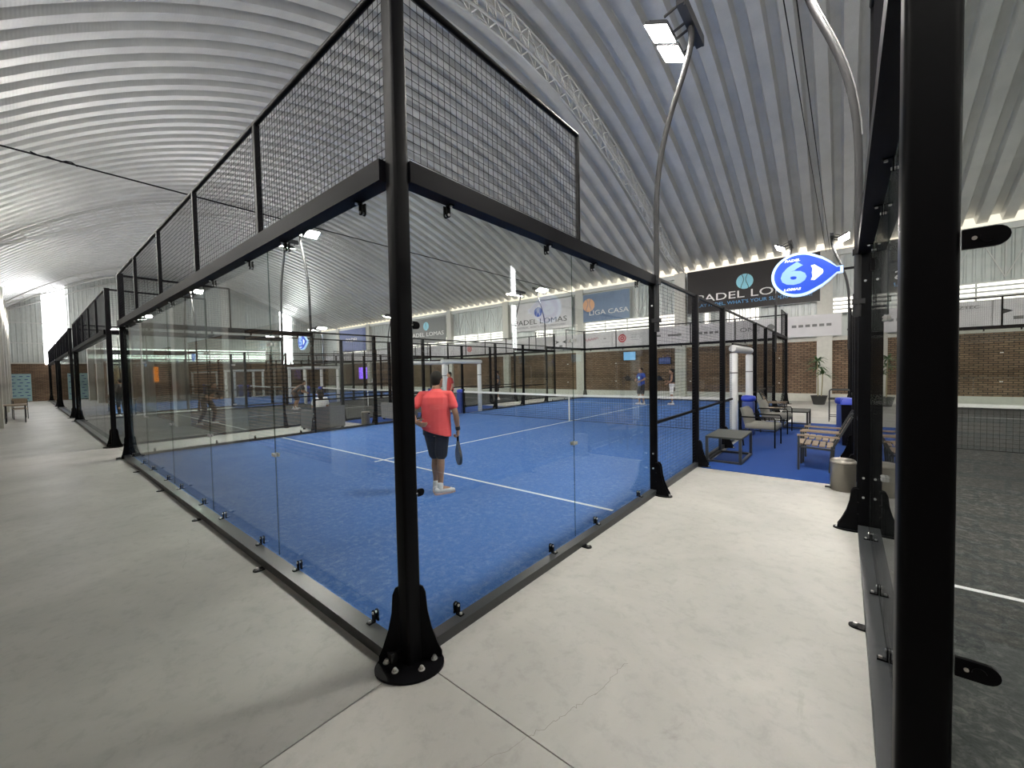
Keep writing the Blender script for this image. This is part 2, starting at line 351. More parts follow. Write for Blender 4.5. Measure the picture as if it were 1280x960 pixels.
def roof_panel_mesh(nseg=46):
    prof = [(0, 0), (0.27, 0), (0.33, DEP), (0.35, DEP+.012), (0.55, DEP+.012), (0.57, DEP), (0.63, 0), (PER, 0)]
    b = MB(); ysg = [-2.7+(22.75+2.7)*i/nseg for i in range(nseg+1)]; rows = []
    for y in ysg:
        n = arcn(y); base = Vector((0, y, arcz(y))); rows.append([base+Vector((x, 0, 0))+n*h for x, h in prof])
    k = len(prof); v = [p for r in rows for p in r]
    f = [(i*k+j, i*k+j+1, (i+1)*k+j+1, (i+1)*k+j) for i in range(nseg) for j in range(k-1)]
    b.add(v, f); 
    top = [[p+arcn(ysg[i])*0.06 for p in (r[0], r[-1])] for i, r in enumerate(rows)]
    return b.mesh('roof_panel', 'roof')
RP = roof_panel_mesh()
def ceiling_skin():
    b = MB(); n = 46; rows = []
    for i in range(n+1):
        y = -2.9+(22.95+2.9)*i/n; nn = arcn(y); p = Vector((0, y, arcz(y)))+nn*(DEP+.08)
        rows.append((p, p+nn*.12))
    for i in range(n):
        a0, a1 = rows[i]; b0, b1 = rows[i+1]
        q = [Vector((X0-.3, *a0[1:])), Vector((X1+.3, *a0[1:])), Vector((X1+.3, *b0[1:])), Vector((X0-.3, *b0[1:]))]
        q2 = [Vector((X0-.3, *a1[1:])), Vector((X1+.3, *a1[1:])), Vector((X1+.3, *b1[1:])), Vector((X0-.3, *b1[1:]))]
        b.add(q+q2, [(0,1,2,3), (7,6,5,4), (0,4,5,1), (3,2,6,7), (0,3,7,4), (1,5,6,2)])
    return b.mesh('ceiling', 'roof')
ceil = tag(obj('ceiling', ceiling_skin()), kind='structure')
x = X0-.2
while x < X1+.1:
    obj('roof_panel', RP, ceil, (x, 0, 0)); x += PER

# trusses
def truss_mesh_parts(x):
    t = thing('roof_truss', '', 'truss', (x, 0, 0))
    n = 34; yy = [-1.95+(22.05+1.95)*i/n for i in range(n+1)]
    top = [Vector((0, y, arcz(y)-.10)) for y in yy]
    bot = [Vector((0, y, arcz(y)-.10))-arcn(y)*(0.62*min(1, 0.25+min(i, n-i)/4.0)) for i, y in enumerate(yy)]
    for sx in (-.13, .13): 
        obj('top_chord', MB().tube([p+Vector((sx, 0, 0)) for p in top], .032, 6).mesh('chord', 'truss'), t)
        obj('bottom_chord', MB().tube([p+Vector((sx, 0, 0)) for p in bot], .034, 6).mesh('chord', 'truss'), t)
    w = MB()
    for i in range(n+1):
        for sx in (-.13, .13):
            o = Vector((sx, 0, 0)); w.bar(top[i]+o, bot[i]+o, .022)
            if i < n: w.bar(top[i]+o, bot[i+1]+o, .022)
        w.bar(top[i]-Vector((.13,0,0)), top[i]+Vector((.13,0,0)), .03); w.bar(bot[i]-Vector((.13,0,0)), bot[i]+Vector((.13,0,0)), .03)
    tag(obj('lattice', w.mesh('lattice', 'truss'), t), kind='stuff'); return t
T1 = truss_mesh_parts(-5.0); T1['label'] = 'arched grey lattice truss above the blue court, its foot beside the black banner'
for xx, lab in ((-24.2, 'arched grey lattice truss across the hall at the second corridor of courts to the left'), (-43.4, 'farthest arched grey lattice truss, close to the gable wall with the bright strips')):
    c = copy_tree(T1); c.location.x = xx; c['label'] = lab
for o in (T1,): o['group'] = 'roof trusses'
for o in bpy.data.objects:
    if o.name.startswith('roof_truss'): o['group'] = 'roof trusses'

# tie cables
def cable(x, lab, pts, r=0.011, gap=0.05):
    t = thing('tie_cable', lab, 'cable', (x, 0, 0), 0, 'tie cables across the hall')
    for s in (-gap/2, gap/2): obj('strand', MB().tube([Vector((s, y, z)) for y, z in pts], r, 5).mesh('strand', 'black_matt'), t)
    return t
def sag(a, b, s, n=24): return [(a[0]+(b[0]-a[0])*i/n, a[1]+(b[1]-a[1])*i/n-s*4*(i/n)*(1-i/n)) for i in range(n+1)]
cb = cable(-12.1, 'dark paired tie cable under the roof with a twist near its left end', sag((-2.1, 6.8), (22.0, 6.8), 0.05))
obj('twist', MB().tube([(.03*math.sin(i*1.3), -1.1+i*.09, 6.80+.03*math.cos(i*1.9)) for i in range(9)], .016, 6).mesh('twist', 'black_matt'), cb)
cable(1.38, 'thin paired tie cable running down behind the lit racket sign', sag((-2.1, 6.8), (22.0, 6.8), 0.04), 0.009, 0.14)

# ------------------------------------------------------------------ setting: walls
def corr_mesh(L, H, pitch=0.24, dep=0.035, mat='clad'):
    b = MB(); n = max(1, int(L/pitch)); p = L/n; pr = []
    for i in range(n): pr += [(i*p, 0), (i*p+p*.55, 0), (i*p+p*.68, dep), (i*p+p*.87, dep)]
    pr.append((L, 0)); k = len(pr)
    v = [(a, -d, 0) for a, d in pr]+[(a, -d, H) for a, d in pr]
    b.add(v, [(i, i+1, k+i+1, k+i) for i in range(k-1)]); b.box((0, .002, 0), (L, .05, H)); return b.mesh('cladding', mat)
GRID = [1.27-6.37*k for k in range(-2, 8)]           # far wall columns
wall_back = tag(obj('wall_back', MB().box((X0-.3, Y1, 0), (X1+.3, Y1+.3, 2.80)).mesh('brick', 'brick_x')), kind='structure')
obj('ledge', MB().box((X0-.3, Y1-.06, 2.80), (X1+.3, Y1+.3, 2.98)).mesh('ledge', 'column'), wall_back)
obj('plinth', MB().box((X0-.3, Y1-.05, 0), (X1+.3, Y1, .35)).mesh('plinth', 'column'), wall_back)
obj('upper_backing', MB().box((X0-.3, Y1+.42, 2.9), (X1+.3, Y1+.5, 8.0)).mesh('upper', 'clad'), wall_back)
obj('eave_beam', MB().box((X0-.3, Y1-.12, 6.62), (X1+.3, Y1+.12, 6.86)).mesh('eave_beam', 'white_steel'), wall_back)
CM = MB().box((-.28, -.22, 0), (.28, .3, 6.9)).mesh('column', 'column')
for gx in GRID: obj('column', CM, wall_back, (gx, Y1, 0))
wn = [0]
def window(loc, L, H, rotz=0.0, blades=4, mull=4, mat='window'):
    wn[0] += 1
    w = tag(obj('window_%d' % wn[0], MB().box((0, .10, 0), (L, .14, H)).mesh('backing', 'white_steel'), None, loc, rotz), kind='structure')
    obj('pane', MB().box((0.01, .07, 0.01), (L-.01, .095, H-.01)).mesh('pane', mat), w)
    if blades:
        bl = MB().obox((L/2, .02, 0), (L/2, 0, 0), (0, .03, -.012), (0, .004, .020)).mesh('louvre_blade', 'truss')
        for i in range(blades+1): obj('louvre_blade', bl, w, (0, 0, H*i/blades))
    ml = MB().box((-.025, -.03, 0), (.025, .06, H)).mesh('mullion', 'white_steel')
    for i in range(mull+1): obj('mullion', ml, w, (L*i/mull, 0, 0))
    return w
for k in range(len(GRID)-1):
    xa, xb = GRID[k+1]+.28, GRID[k]-.28; L = xb-xa; full = k in (0, 1, 3, 5, 6, 8)
    zlo = 4.75 if full else 3.0
    obj('cladding', corr_mesh(L, 6.7-zlo), wall_back, (xa, Y1+.1, zlo))
    b = MB(); nb = 4
    for i in range(nb):
        a0 = xa+L*i/nb; a1 = xa+L*(i+1)/nb; am = (a0+a1)/2
        for p, q in (((a0, 6.6), (am, 4.85)), ((a1, 6.6), (am, 4.85)), ((am, 6.6), (am, 4.85))): b.bar((p[0], Y1+.02, p[1]), (q[0], Y1+.02, q[1]), .035)
    tag(obj('bracing', b.mesh('bracing', 'truss'), wall_back), kind='stuff')
    if full: window((xa, Y1+.04, 4.02), L, .72)
    elif k == 2: window((xa+2.0, Y1+.0, 4.02), 1.5, .6, 0, 0, 2); window((xa+.9, Y1+.0, 4.02), .35, .6, 0, 0, 1)
    elif k == 4: window((xa+2.3, Y1+.0, 4.02), 1.6, .5, 0, 0, 2)
# daylight slots between eave beam and rib ends, both eaves
for yy_, nm in ((22.36, 'far'), (-2.36, 'near')):
    wn[0] += 1; zt = arcz(yy_)
    w_ = tag(obj('window_%d' % wn[0], MB().box((X0, yy_-.01, zt-.16), (X1, yy_+.01, zt+DEP+.05)).mesh('eave_slot', 'slot')), kind='structure')
wall_front = tag(obj('wall_front', MB().box((X0-.3, Y0-.3, 0), (X1+.3, Y0, 2.9)).mesh('brick_front', 'brick_x')), kind='structure')
obj('cladding', corr_mesh(X1-X0, .85), wall_front, (X1, Y0-.05, 5.82), PI); obj("lower_cladding", corr_mesh(X1-X0, 2.13), wall_front, (X1, Y0-.05, 2.9), PI)
obj('upper_backing', MB().box((X0-.3, Y0-.4, 2.9), (X1+.3, Y0-.3, 7.6)).mesh('upper', 'clad'), wall_front)
obj('eave_beam', MB().box((X0-.3, Y0-.06, 6.4), (X1+.3, Y0+.12, 6.66)).mesh('eave_beam', 'white_steel'), wall_front)
FC = MB().box((-.26, -.05, 0), (.26, .36, 6.7)).mesh('column', 'column')
for i in range(10):
    fx = -4.6+11.34-5.67*i; obj('column', FC, wall_front, (fx, Y0, 0)); window((fx+5.37, Y0-.04, 5.05), 5.07, .75, PI, 4, 4, 'window_front')  # high louvred windows behind the camera are added to lift floor and ceiling

def gable(name, x, sgn, panels, louv):
    w = tag(obj(name, MB().box((min(x, x-sgn*.3), Y0-.3, 0), (max(x, x-sgn*.3), Y1+.3, 3.0)).mesh('brick_gable', 'brick_y')), kind='structure')
    obj('ledge', MB().box((min(x+sgn*.05, x-sgn*.2), Y0, 3.0), (max(x+sgn*.05, x-sgn*.2), Y1, 3.1)).mesh('ledge', 'column'), w)
    obj('upper_backing', MB().box((min(x-sgn*.2, x-sgn*.3), Y0-.3, 2.9), (max(x-sgn*.2, x-sgn*.3), Y1+.3, 11.8)).mesh('upper', 'clad'), w)
    r = -PI/2 if sgn < 0 else PI/2
    spans = []; y = Y0
    for a, c in sorted(panels): spans.append((y, a)); y = c
    spans.append((y, Y1))
    for a, c in spans:      # one sheet strip per metre, cut under the roof
        m = max(1, round((c-a)/1.05))
        for i in range(m):
            p, q = a+(c-a)*i/m, a+(c-a)*(i+1)/m; z0 = 3.1
            if louv and p > louv[0]-.1 and q < louv[1]+.1: z0 = 4.45
            h = max(arcz(p), arcz(q))+.1-z0
            obj('cladding', corr_mesh(q-p, h), w, (x, p if sgn > 0 else q, z0), r)
    for z in (4.6, 6.2):
        obj('girt', MB().box((x+sgn*.04 if sgn > 0 else x-.10, Y0, z), (x+sgn*.10 if sgn > 0 else x-.04, Y1, z+.07)).mesh('girt', 'truss'), w)
    for a, c in panels:
        wn[0] += 1
        p = tag(obj('window_%d' % wn[0], MB().add([(x+sgn*dx, yy_, zz) for dx in (.01, .05) for yy_, zz in ((a, 2.95), (c, 2.95), (c, arcz(c)-.02), (a, arcz(a)-.02))],
                [(0,1,2,3), (7,6,5,4), (0,4,5,1), (1,5,6,2), (2,6,7,3), (3,7,4,0)]).mesh('translucent_sheet', 'skypane')), kind='structure')
    if louv:
        window((x+sgn*.12, louv[0] if sgn > 0 else louv[1], 3.2), louv[1]-louv[0], 1.2, r, 5, 8, 'window_gable')
    return w
gable('wall_left', X0, 1, [(-0.16, 1.1), (17.6, 18.85)], (2.2, 16.0))
gable('wall_right', X1, -1, [(18.9, 19.35)], None)

# gable lattice girder at the left end
gt = copy_tree(T1); gt.location.x = X0+.25; gt['label'] = 'lattice arch against the far gable wall, over the tall bright strip'; gt['group'] = 'roof trusses'

# ------------------------------------------------------------------ banners and boards on the far wall
BY = Y1-.24
def ball_emblem(parent, x, z, r, mat, seam, y=-.012):
    n = 28; e = obj('emblem', MB().prism([(r*math.cos(2*PI*i/n), r*math.sin(2*PI*i/n)) for i in range(n)], (x, y, z), (1,0,0), (0,0,1), .006).mesh('ball', mat), parent)
    b = MB()
    for s in (-1, 1): b.tube([(x+s*r*(.28+.16*math.cos(i/6*PI*1.0-.2)), y-.006, z-r*.92+r*1.84*i/10) for i in range(11)], r*.035, 5)
    obj('seam', b.mesh('seam', seam), e); return e
def banner(name, label, x0, x1, z0, z1, mat, y=BY, cat='banner', group=None):
    t = thing(name, label, cat, (x0, y, z0), 0, group)
    obj('sheet', MB().box((0, 0, 0), (x1-x0, .02, z1-z0)).mesh('sheet', mat), t)
    f = MB(); L, H = x1-x0, z1-z0
    for a, c in (((0,0),(L,0)), ((0,H),(L,H)), ((0,0),(0,H)), ((L,0),(L,H))): f.bar((a[0], .03, a[1]), (c[0], .03, c[1]), .035)
    obj('frame', f.mesh('frame', 'galv'), t); return t
b1 = banner('banner', 'big black banner with white PADEL LOMAS lettering and a pale blue ball', -4.68, 1.1, 4.62, 6.86, 'banner_black')
ball_emblem(b1, 2.75, 1.36, .38, 'print_cyan', 'banner_black')
put_text(b1, text_mesh('PADEL LOMAS', .52, 'print_white', 1.52, .004), (2.98, -.01, .73))
put_text(b1, text_mesh("PLAY PADEL, WHAT'S YOUR SUPERPOWER?", .235, 'print_blue', 1.12, .004), (2.95, -.01, .36))
b2 = banner('banner', 'white banner with dark PADEL LOMAS lettering and a blue ball, seen through the glass', -17.3, -12.0, 4.55, 6.5, 'banner_white')
ball_emblem(b2, 2.55, 1.25, .34, 'print_navy', 'banner_white')
put_text(b2, text_mesh('PADEL LOMAS', .50, 'print_black', 1.42, .004), (2.65, -.01, .58)); put_text(b2, text_mesh("PLAY PADEL, WHAT'S YOUR SUPERPOWER?", .2, 'print_grey', 1.1, .003), (2.65, -.01, .22))
b3 = banner('banner', 'slate blue banner with an orange ball and pale lettering', -11.15, -8.0, 4.75, 6.5, 'banner_blue')
ball_emblem(b3, .40, 1.05, .42, 'print_orange', 'banner_blue')
put_text(b3, text_mesh('LIGA CASA', .42, 'print_white', 1.3, .004), (1.75, -.01, .52))
b4 = banner('banner', 'grey banner with pale blue ball and white PADEL LOMAS lettering beside the front post', -30.2, -24.6, 4.4, 6.5, 'print_grey')
ball_emblem(b4, 3.0, 1.45, .38, 'print_cyan', 'print_grey'); put_text(b4, text_mesh('PADEL LOMAS', .5, 'print_white', 1.5, .004), (3.0, -.01, .7))
b5 = banner('banner', 'violet blue banner high on the far wall, left of the front post', -42.8, -37.3, 4.2, 6.6, 'print_navy')
put_text(b5, text_mesh('PADEL', .6, 'print_white', 1.5, .004), (2.7, -.01, 1.2))
gb = 'sponsor boards along the far wall'
BW = 2.2
prints = {0: 'red', -1: 'script', -2: 'wings', 1: 'dark1', 2: 'grey2', 3: 'one', 4: 'grey2', 6: 'pardo', 7: 'wings', -6: 'red'}
names = {'red': 'white sponsor board with a round red emblem', 'script': 'white sponsor board with pink handwriting', 'wings': 'white sponsor board with black winged mark', 'dark1': 'white sponsor board with two short dark words', 'grey2': 'white sponsor board with faint grey words', 'one': 'white sponsor board with ONE and a small disc', 'pardo': 'white sponsor board with black bird scribble'}
where = {0: 'right of the pink script board', -6: 'far left over the white gate frame', -1: 'below the slate blue banner', -2: 'below the white banner right half', 7: 'at the right edge of the picture', 1: 'below the truss foot', 2: 'below the black banner left end', 3: 'below the middle of the black banner', 4: 'below the black banner right half', 6: 'seen through the right court glass'}
for k in range(-17, 9):
    xa = -9.12+BW*k; kind = prints.get(k)
    if k == 5: continue
    lab = (names[kind]+', '+where[k]) if kind else 'plain white sponsor board, %s to the %s' % ({-3:'second',-4:'third',-5:'fourth',-7:'next',-8:'second',-9:'third',-10:'fourth',-11:'fifth',-12:'sixth',-13:'seventh',-14:'eighth',-15:'ninth',-16:'tenth',-17:'eleventh',8:'next',5:'next'}[k], 'right of the edge winged board' if k > 0 else ('left of the pink handwriting board' if k > -6 else 'left of the farther red emblem board'))
    s = banner('sponsor_board', lab, xa+.01, xa+BW-.01, 3.02, 3.99, 'banner_white', Y1-.26, 'sponsor board', gb)
    if kind == 'red':
        n = 24; rr = lambda r: [(r*math.cos(2*PI*i/n), r*math.sin(2*PI*i/n)) for i in range(n)]
        e = obj('emblem', MB().prism(rr(.25), (.63, -.01, .52), (1,0,0), (0,0,1), .006).mesh('disc', 'print_red'), s)
        q = MB().tube([(.63+.15*math.cos(2*PI*i/20), -.018, .52+.15*math.sin(2*PI*i/20)) for i in range(20)], .018, 5, 0, True)
        q.prism([(-.04, -.06), (.07, 0), (-.04, .06)], (.63, -.016, .52), (1,0,0), (0,0,1), .004); obj('mark', q.mesh('mark', 'print_white'), e)
        l = MB(); 
        for i, w in enumerate((.7, .35, .5)): l.box((1.15, -.008, .70-.16*i), (1.15+w, 0, .715-.16*i))
        obj('small_print', l.mesh('small_print', 'print_grey'), s)['kind'] = 'stuff'
    elif kind == 'script':
        obj('handwriting', MB().tube([(.3+i*.045, -.01, .52+.13*math.sin(i*1.45)*(1-.03*i)+.006*i) for i in range(22)], .014, 5).mesh('script', 'print_pink'), s)
        obj('small_print', MB().box((1.45, -.008, .33), (2.0, 0, .35)).box((1.6, -.008, .55), (1.75, 0, .6)).mesh('small_print', 'print_grey'), s)['kind'] = 'stuff'
    elif kind == 'wings':
        q = MB()
        for sx in (-1, 1): q.prism([(sx*.12, 0), (sx*.42, .12), (sx*.36, 0), (sx*.42, -.12)], (.62, -.008, .55), (1,0,0), (0,0,1), .005)
        tag(obj('emblem', q.mesh('wings', 'print_black'), s), kind='stuff'); obj('small_print', MB().box((.5, -.008, .22), (.74, 0, .34)).mesh('box', 'print_grey'), s)
        put_text(s, text_mesh('H', .34, 'print_black', 1.2), (1.35, -.008, .55))
    elif kind == 'pardo':
        put_text(s, text_mesh('PARDO AZTEC', .17, 'print_grey', 1.35), (1.1, -.008, .77))
        q = MB().tube([(.42, -.01, .30), (.46, -.01, .45), (.62, -.01, .58), (.85, -.01, .66), (1.15, -.01, .66)], .012, 5)
        q.tube([(.42, -.01, .30), (.6, -.01, .22), (.75, -.01, .3), (.62, -.01, .2), (.9, -.01, .38), (.75, -.01, .28), (1.05, -.01, .46)], .010, 5); tag(obj('emblem', q.mesh('scribble', 'print_black'), s), kind='stuff')
    elif kind == 'dark1':
        obj('small_print', MB().box((.3, -.008, .46), (.75, 0, .58)).box((1.15, -.008, .44), (1.9, 0, .56)).mesh('small_print', 'print_grey'), s)['kind'] = 'stuff'
    elif kind == 'one':
        put_text(s, text_mesh('ONE', .3, 'print_grey', 1.4), (.8, -.008, .5)); n = 20
        obj('emblem', MB().prism([(.16*math.cos(2*PI*i/n), .16*math.sin(2*PI*i/n)) for i in range(n)], (1.7, -.008, .55), (1,0,0), (0,0,1), .005).mesh('disc', 'print_grey'), s)
    elif kind == 'grey2':
        l = MB()
        for i in range(6): l.box((.35+.26*i, -.008, .44), (.53+.26*i, 0, .56))
        obj('small_print', l.mesh('small_print', 'print_grey'), s)['kind'] = 'stuff'

# ------------------------------------------------------------------ padel courts
W, LEN, H3, H4 = 10.0, 20.0, 2.94, 3.925
def wire_mesh(w, h, sp=0.05, r=0.0019, z0=0.0):
    b = MB(); n = max(1, round(w/sp)); m = max(1, round(h/sp))
    for i in range(n+1): b.rod((w*i/n, 0, z0), (w*i/n, 0, z0+h), r, 3, 0, None, False)
    for j in range(m+1): b.rod((0, .003, z0+h*j/m), (w, .003, z0+h*j/m), r, 3, 0, None, False)
    return b.mesh('wire_grid', 'black_matt')
def glass_mesh(w, z0, z1):
    b = MB(); t = .010; x0, x1 = .002, w-.002
    v = [(x0,0,z0),(x1,0,z0),(x1,t,z0),(x0,t,z0),(x0,0,z1),(x1,0,z1),(x1,t,z1),(x0,t,z1)]
    b.add(v, [(0,1,5,4), (2,3,7,6), (0,3,2,1)], 0); b.add(v, [(4,5,6,7),(1,2,6,5),(3,0,4,7)], 1); return b.mesh('glass', ['glass', 'glass_edge'])
def post_mesh(h, a=.05, r=.018): return MB().loft([rring(0, 0, 0, a, a, 4, r), rring(0, 0, h, a, a, 4, r)]).mesh('post', 'black')
def gusset_mesh(reach=.17, h=.45, th=.012):   # flared foot plate in +x, slotted along the post
    b = MB(); g = .014
    b.prism([(g, .012), (reach, .012), (reach, .045), (reach*.82, .10), (reach*.58, .20), (reach*.43, .30), (reach*.37, h-.05), (reach*.26, h-.012), (g, h)], (0,0,0), (1,0,0), (0,0,1), th)
    for z in (.02, .16, .28, h-.03): b.box((-.002, -th/2, z), (g+.002, th/2, z+.025))
    return b.mesh('gusset', 'black')
def plate_mesh(a, c, th=.014):
    n = 36; return MB().prism([(a*math.cos(2*PI*i/n), c*math.sin(2*PI*i/n)) for i in range(n)], (0, 0, th/2), (1,0,0), (0,1,0), th).mesh('base_plate', 'black')
def bolt_mesh(r=.013, h=.022):
    b = MB(); b.lathe([(r*1.5, 0), (r*1.5, .004)], n=12); b.lathe([(r, .004), (r, h*.75), (r*.7, h)], n=6, smooth=False); return b.mesh('bolt', 'steel')
def clamp_mesh():         # upright rounded tongue with an L foot, pinching the glass edge
    b = MB(); n = 10
    poly = [(-.017, .0), (.017, .0), (.017, .06)]+[(.017*math.cos(PI*i/n), .06+.017*math.sin(PI*i/n)) for i in range(1, n)]+[(-.017, .06)]
    b.prism(poly, (0, -.006, 0), (1,0,0), (0,0,1), .008); b.prism(poly, (0, .019, 0), (1,0,0), (0,0,1), .008)
    b.box((-.017, -.05, 0), (.017, -.006, .008)); b.rod((0, -.016, .06), (0, .028, .06), .009, 8, 1); b.rod((0, -.035, .008), (0, -.035, .018), .009, 8, 1)
    return b.mesh('glass_clamp', ['black', 'steel'])
def clip_mesh():          # spider clip across a glass joint
    b = MB(); 
    for s in (-1, 1):
        b.cbox((s*.022, -.008, 0), (.028, .014, .030)); b.cbox((s*.022, .020, 0), (.028, .014, .030))
    b.cbox((0, -.010, 0), (.07, .006, .010)); b.cbox((0, .022, 0), (.07, .006, .010))
    for s in (-1, 1):
        for z in (-1, 1): b.rod((s*.022, -.015, z*.009), (s*.022, -.020, z*.009), .005, 6)
    return b.mesh('joint_clip', 'steel')
def tab_mesh():
    b = MB(); n = 10; b.prism([(-.035, .0)]+[(.035*math.cos(PI+PI*i/n), -.05+.035*math.sin(PI+PI*i/n)) for i in range(n+1)]+[(.035, 0)], (0, 0, .005), (1,0,0), (0,1,0), .010)
    b.rod((0, -.05, .01), (0, -.05, .026), .012, 6, 1); return b.mesh('anchor_tab', ['black', 'steel'])
def lug_mesh(L=.050):
    b = MB(); n = 8
    b.prism([(0, -.022), (L, -.022)]+[(L+.022*math.sin(PI*i/n), -.022*math.cos(PI*i/n)) for i in range(1, n)]+[(L, .022), (0, .022)], (0,0,0), (1,0,0), (0,0,1), .010)
    b.rod((L-.012, -.008, 0), (L-.012, .02, 0), .012, 10, 0); b.rod((L-.032, -.0075, 0), (L-.032, .006, 0), .0045, 8, 1); return b.mesh('lug', ['black', 'steel'])
MS = dict(corner=post_mesh(3.955), side=post_mesh(H3+.01), slim=MB().loft([rring(0,0,0,.05,.022,3,.008), rring(0,0,H3+.01,.05,.022,3,.008)]).mesh('post', 'black'), gus=gusset_mesh(), gusc=gusset_mesh(.14, .46), plate=plate_mesh(.20, .15), splate=plate_mesh(.13, .075),
          bolt=bolt_mesh(), facebolt=MB().rod((0,0,0),(0,-.012,0),.011,8).mesh('bolt','steel'), clamp=clamp_mesh(), clip=clip_mesh(), tab=tab_mesh(), lug=lug_mesh(), lug_short=lug_mesh(.022), glass=glass_mesh(2.0, .075, H3-.10), up2=wire_mesh(2.0, H4-H3-.06, .05, .0019, H3+.03),
          low2=wire_mesh(1.9, .86, .05, .0019, .09), mid2=wire_mesh(1.9, 1.92, .05, .0019, .99), low1=wire_mesh(.9, .86, .05, .0019, .09), mid1=wire_mesh(.9, 1.92, .05, .0019, .99), door2=wire_mesh(1.9, .66, .05, .0019, 2.25),
          cap=MB().cbox((0,0,0), (.104, .104, .012)).mesh('cap', 'black'), upost=MB().cbox((0,0,(H3+H4)/2), (.045, .045, H4-H3)).mesh('mesh_post', 'black'),
          ubar=MB().cbox((0,0,(H3+H4)/2), (.03, .03, H4-H3)).mesh('mesh_post', 'black'))
def make_enclosure(detail=True):
    root = obj('court_enclosure', None)
    def post(name, me, x, y, ang, corner):
        p = obj(name, MS[me], root, (x, y, 0))
        if corner:
            a = ang
            obj('base_plate', MS['plate'], p, (.045*math.cos(a), .045*math.sin(a), 0), a+PI/2)
            for s in (-1, 1): obj('gusset', MS['gusc'], p, (.045*math.cos(a+s*PI/2), .045*math.sin(a+s*PI/2), 0), a+s*PI/2)
            for dx, dy in ((.10, .075), (.10, -.075), (.02, .14), (.02, -.14)):
                obj('bolt', MS['bolt'], p, (dx*math.cos(a)-dy*math.sin(a)+.0*math.cos(a), dx*math.sin(a)+dy*math.cos(a), .014))
            obj('cap', MS['cap'], p, (0, 0, 3.955))
        else:
            for s in (-.03, .03): obj('gusset', MS['gus'], p, (.035*math.cos(ang)-s*math.sin(ang), .035*math.sin(ang)+s*math.cos(ang), 0), ang)
            obj('base_plate', MS['splate'], p, (.11*math.cos(ang), .11*math.sin(ang), 0), ang)
            if me == 'slim':
                for z in (.36, .56, 2.55): obj('bolt', MS['facebolt'], p, (0, -.022 if y < 10 else .034, z))
            for s in (-.0,): obj('bolt', MS['bolt'], p, (.20*math.cos(ang), .20*math.sin(ang), .014))
        return p
    for x in (0, -W):
        for y in (0, LEN):
            post('corner_post', 'corner', x, y, math.atan2(1 if y > 5 else -1, 1 if x > -5 else -1), True)
    for x, out in ((0, 0.0), (-W, PI)):
        for y in (4, 16): post('side_post', 'slim', x, y, out, False)
        for y in (6, 8, 12, 14): post('side_post', 'side', x, y, out, False)
    # end walls
    for y, rz in ((0, 0.0), (LEN, PI)):
        e = Vector((-W if rz == 0 else 0, y, 0)); dx = Vector((1, 0, 0)) if rz == 0 else Vector((-1, 0, 0)); o = -1 if rz == 0 else 1
        obj('base_beam', MB().box((-W+.05, -.10, 0), (-.05, .018, .068)).mesh('beam', 'beam'), root, (0 if rz == 0 else -W, y, 0), rz)
        obj('top_beam', MB().box((-W+.05, -.085, H3-.12), (-.05, .02, H3)).mesh('beam', 'black_matt'), root, (0 if rz == 0 else -W, y, 0), rz)
        obj('mesh_rail', MB().tube([(-W+.05, -.03, H4), (-.05, -.03, H4)], .024, 8).mesh('rail', 'black'), root, (0 if rz == 0 else -W, y, 0), rz)
        for i in range(5):
            p = e+dx*2*i
            gi = Vector((0, -o*.02, 0)); obj('glass_panel', MS['glass'], root, p+gi, rz)
            tag(obj('mesh_panel', MS['up2'], root, p+Vector((0, o*.03, 0)), rz), kind='stuff')
            if i: obj('mesh_post', MS['upost'], root, p+Vector((0, o*.03, 0)))
            if detail:
                for q in (.42, 1.58):
                    obj('glass_clamp', MS['clamp'], root, p+gi+dx*q+Vector((0, 0, .068)), rz)
                    c = obj('glass_clamp', MS['clamp'], root, p+gi+dx*q+Vector((0, 0, H3-.12)), rz); c.rotation_euler = (0, PI, rz) ; c.scale = (1, 1, 1)
                if i:
                    for z in (1.0, 2.0): obj('joint_clip', MS['clip'], root, p+gi+Vector((0, 0, z)), rz)
                    obj('anchor_tab', MS['tab'], root, p+Vector((0, o*.11, 0)), rz)
    # side walls
    for x, rz in ((0, PI/2), (-W, -PI/2)):
        sgn = 1 if x == 0 else -1
        def at(y): return Vector((x, y, 0))
        si = Vector((-sgn*.045, 0, 0))
        for ya, yb in ((.05, 4), (16, LEN-.05)):
            L = yb-ya; org = at(ya if rz > 0 else yb)
            obj('base_beam', MB().box((0, -.04, 0), (L, .043, .068)).mesh('beam', 'beam'), root, org, rz)
            obj('top_beam', MB().box((0, -.06, H3-.12), (L, .045, H3)).mesh('beam', 'black_matt'), root, org, rz)
        for ya in (0, 2, 16, 18):
            org = at(ya if rz > 0 else ya+2); obj('glass_panel', MS['glass'], root, org+si, rz)
            if detail:
                for q in (.42, 1.58):
                    pp = at(ya+q)+si; obj('glass_clamp', MS['clamp'], root, pp+Vector((0,0,.068)), rz)
                    c = obj('glass_clamp', MS['clamp'], root, pp+Vector((0,0,H3-.12)), rz); c.rotation_euler = (0, PI, rz)
        for ya in (2, 18):
            if detail:
                for z in (1.0, 2.0): obj('joint_clip', MS['clip'], root, at(ya)+si+Vector((0,0,z)), rz)
                obj('anchor_tab', MS['tab'], root, at(ya)+Vector((sgn*.04, 0, 0)), rz)
        for ya, yb, ye in ((0, 2, 2), (18, 20, 18)):
            org = at(ya if rz > 0 else yb)
            tag(obj('mesh_panel', MS['up2'], root, org+Vector((sgn*.03, 0, 0)), rz), kind='stuff')
            obj('mesh_rail', MB().tube([(x+sgn*.03, ya, H4), (x+sgn*.03, yb, H4)], .022, 8).mesh('rail', 'black'), root)
            obj('mesh_post', MS['ubar'], root, (x+sgn*.03, ye, 0))
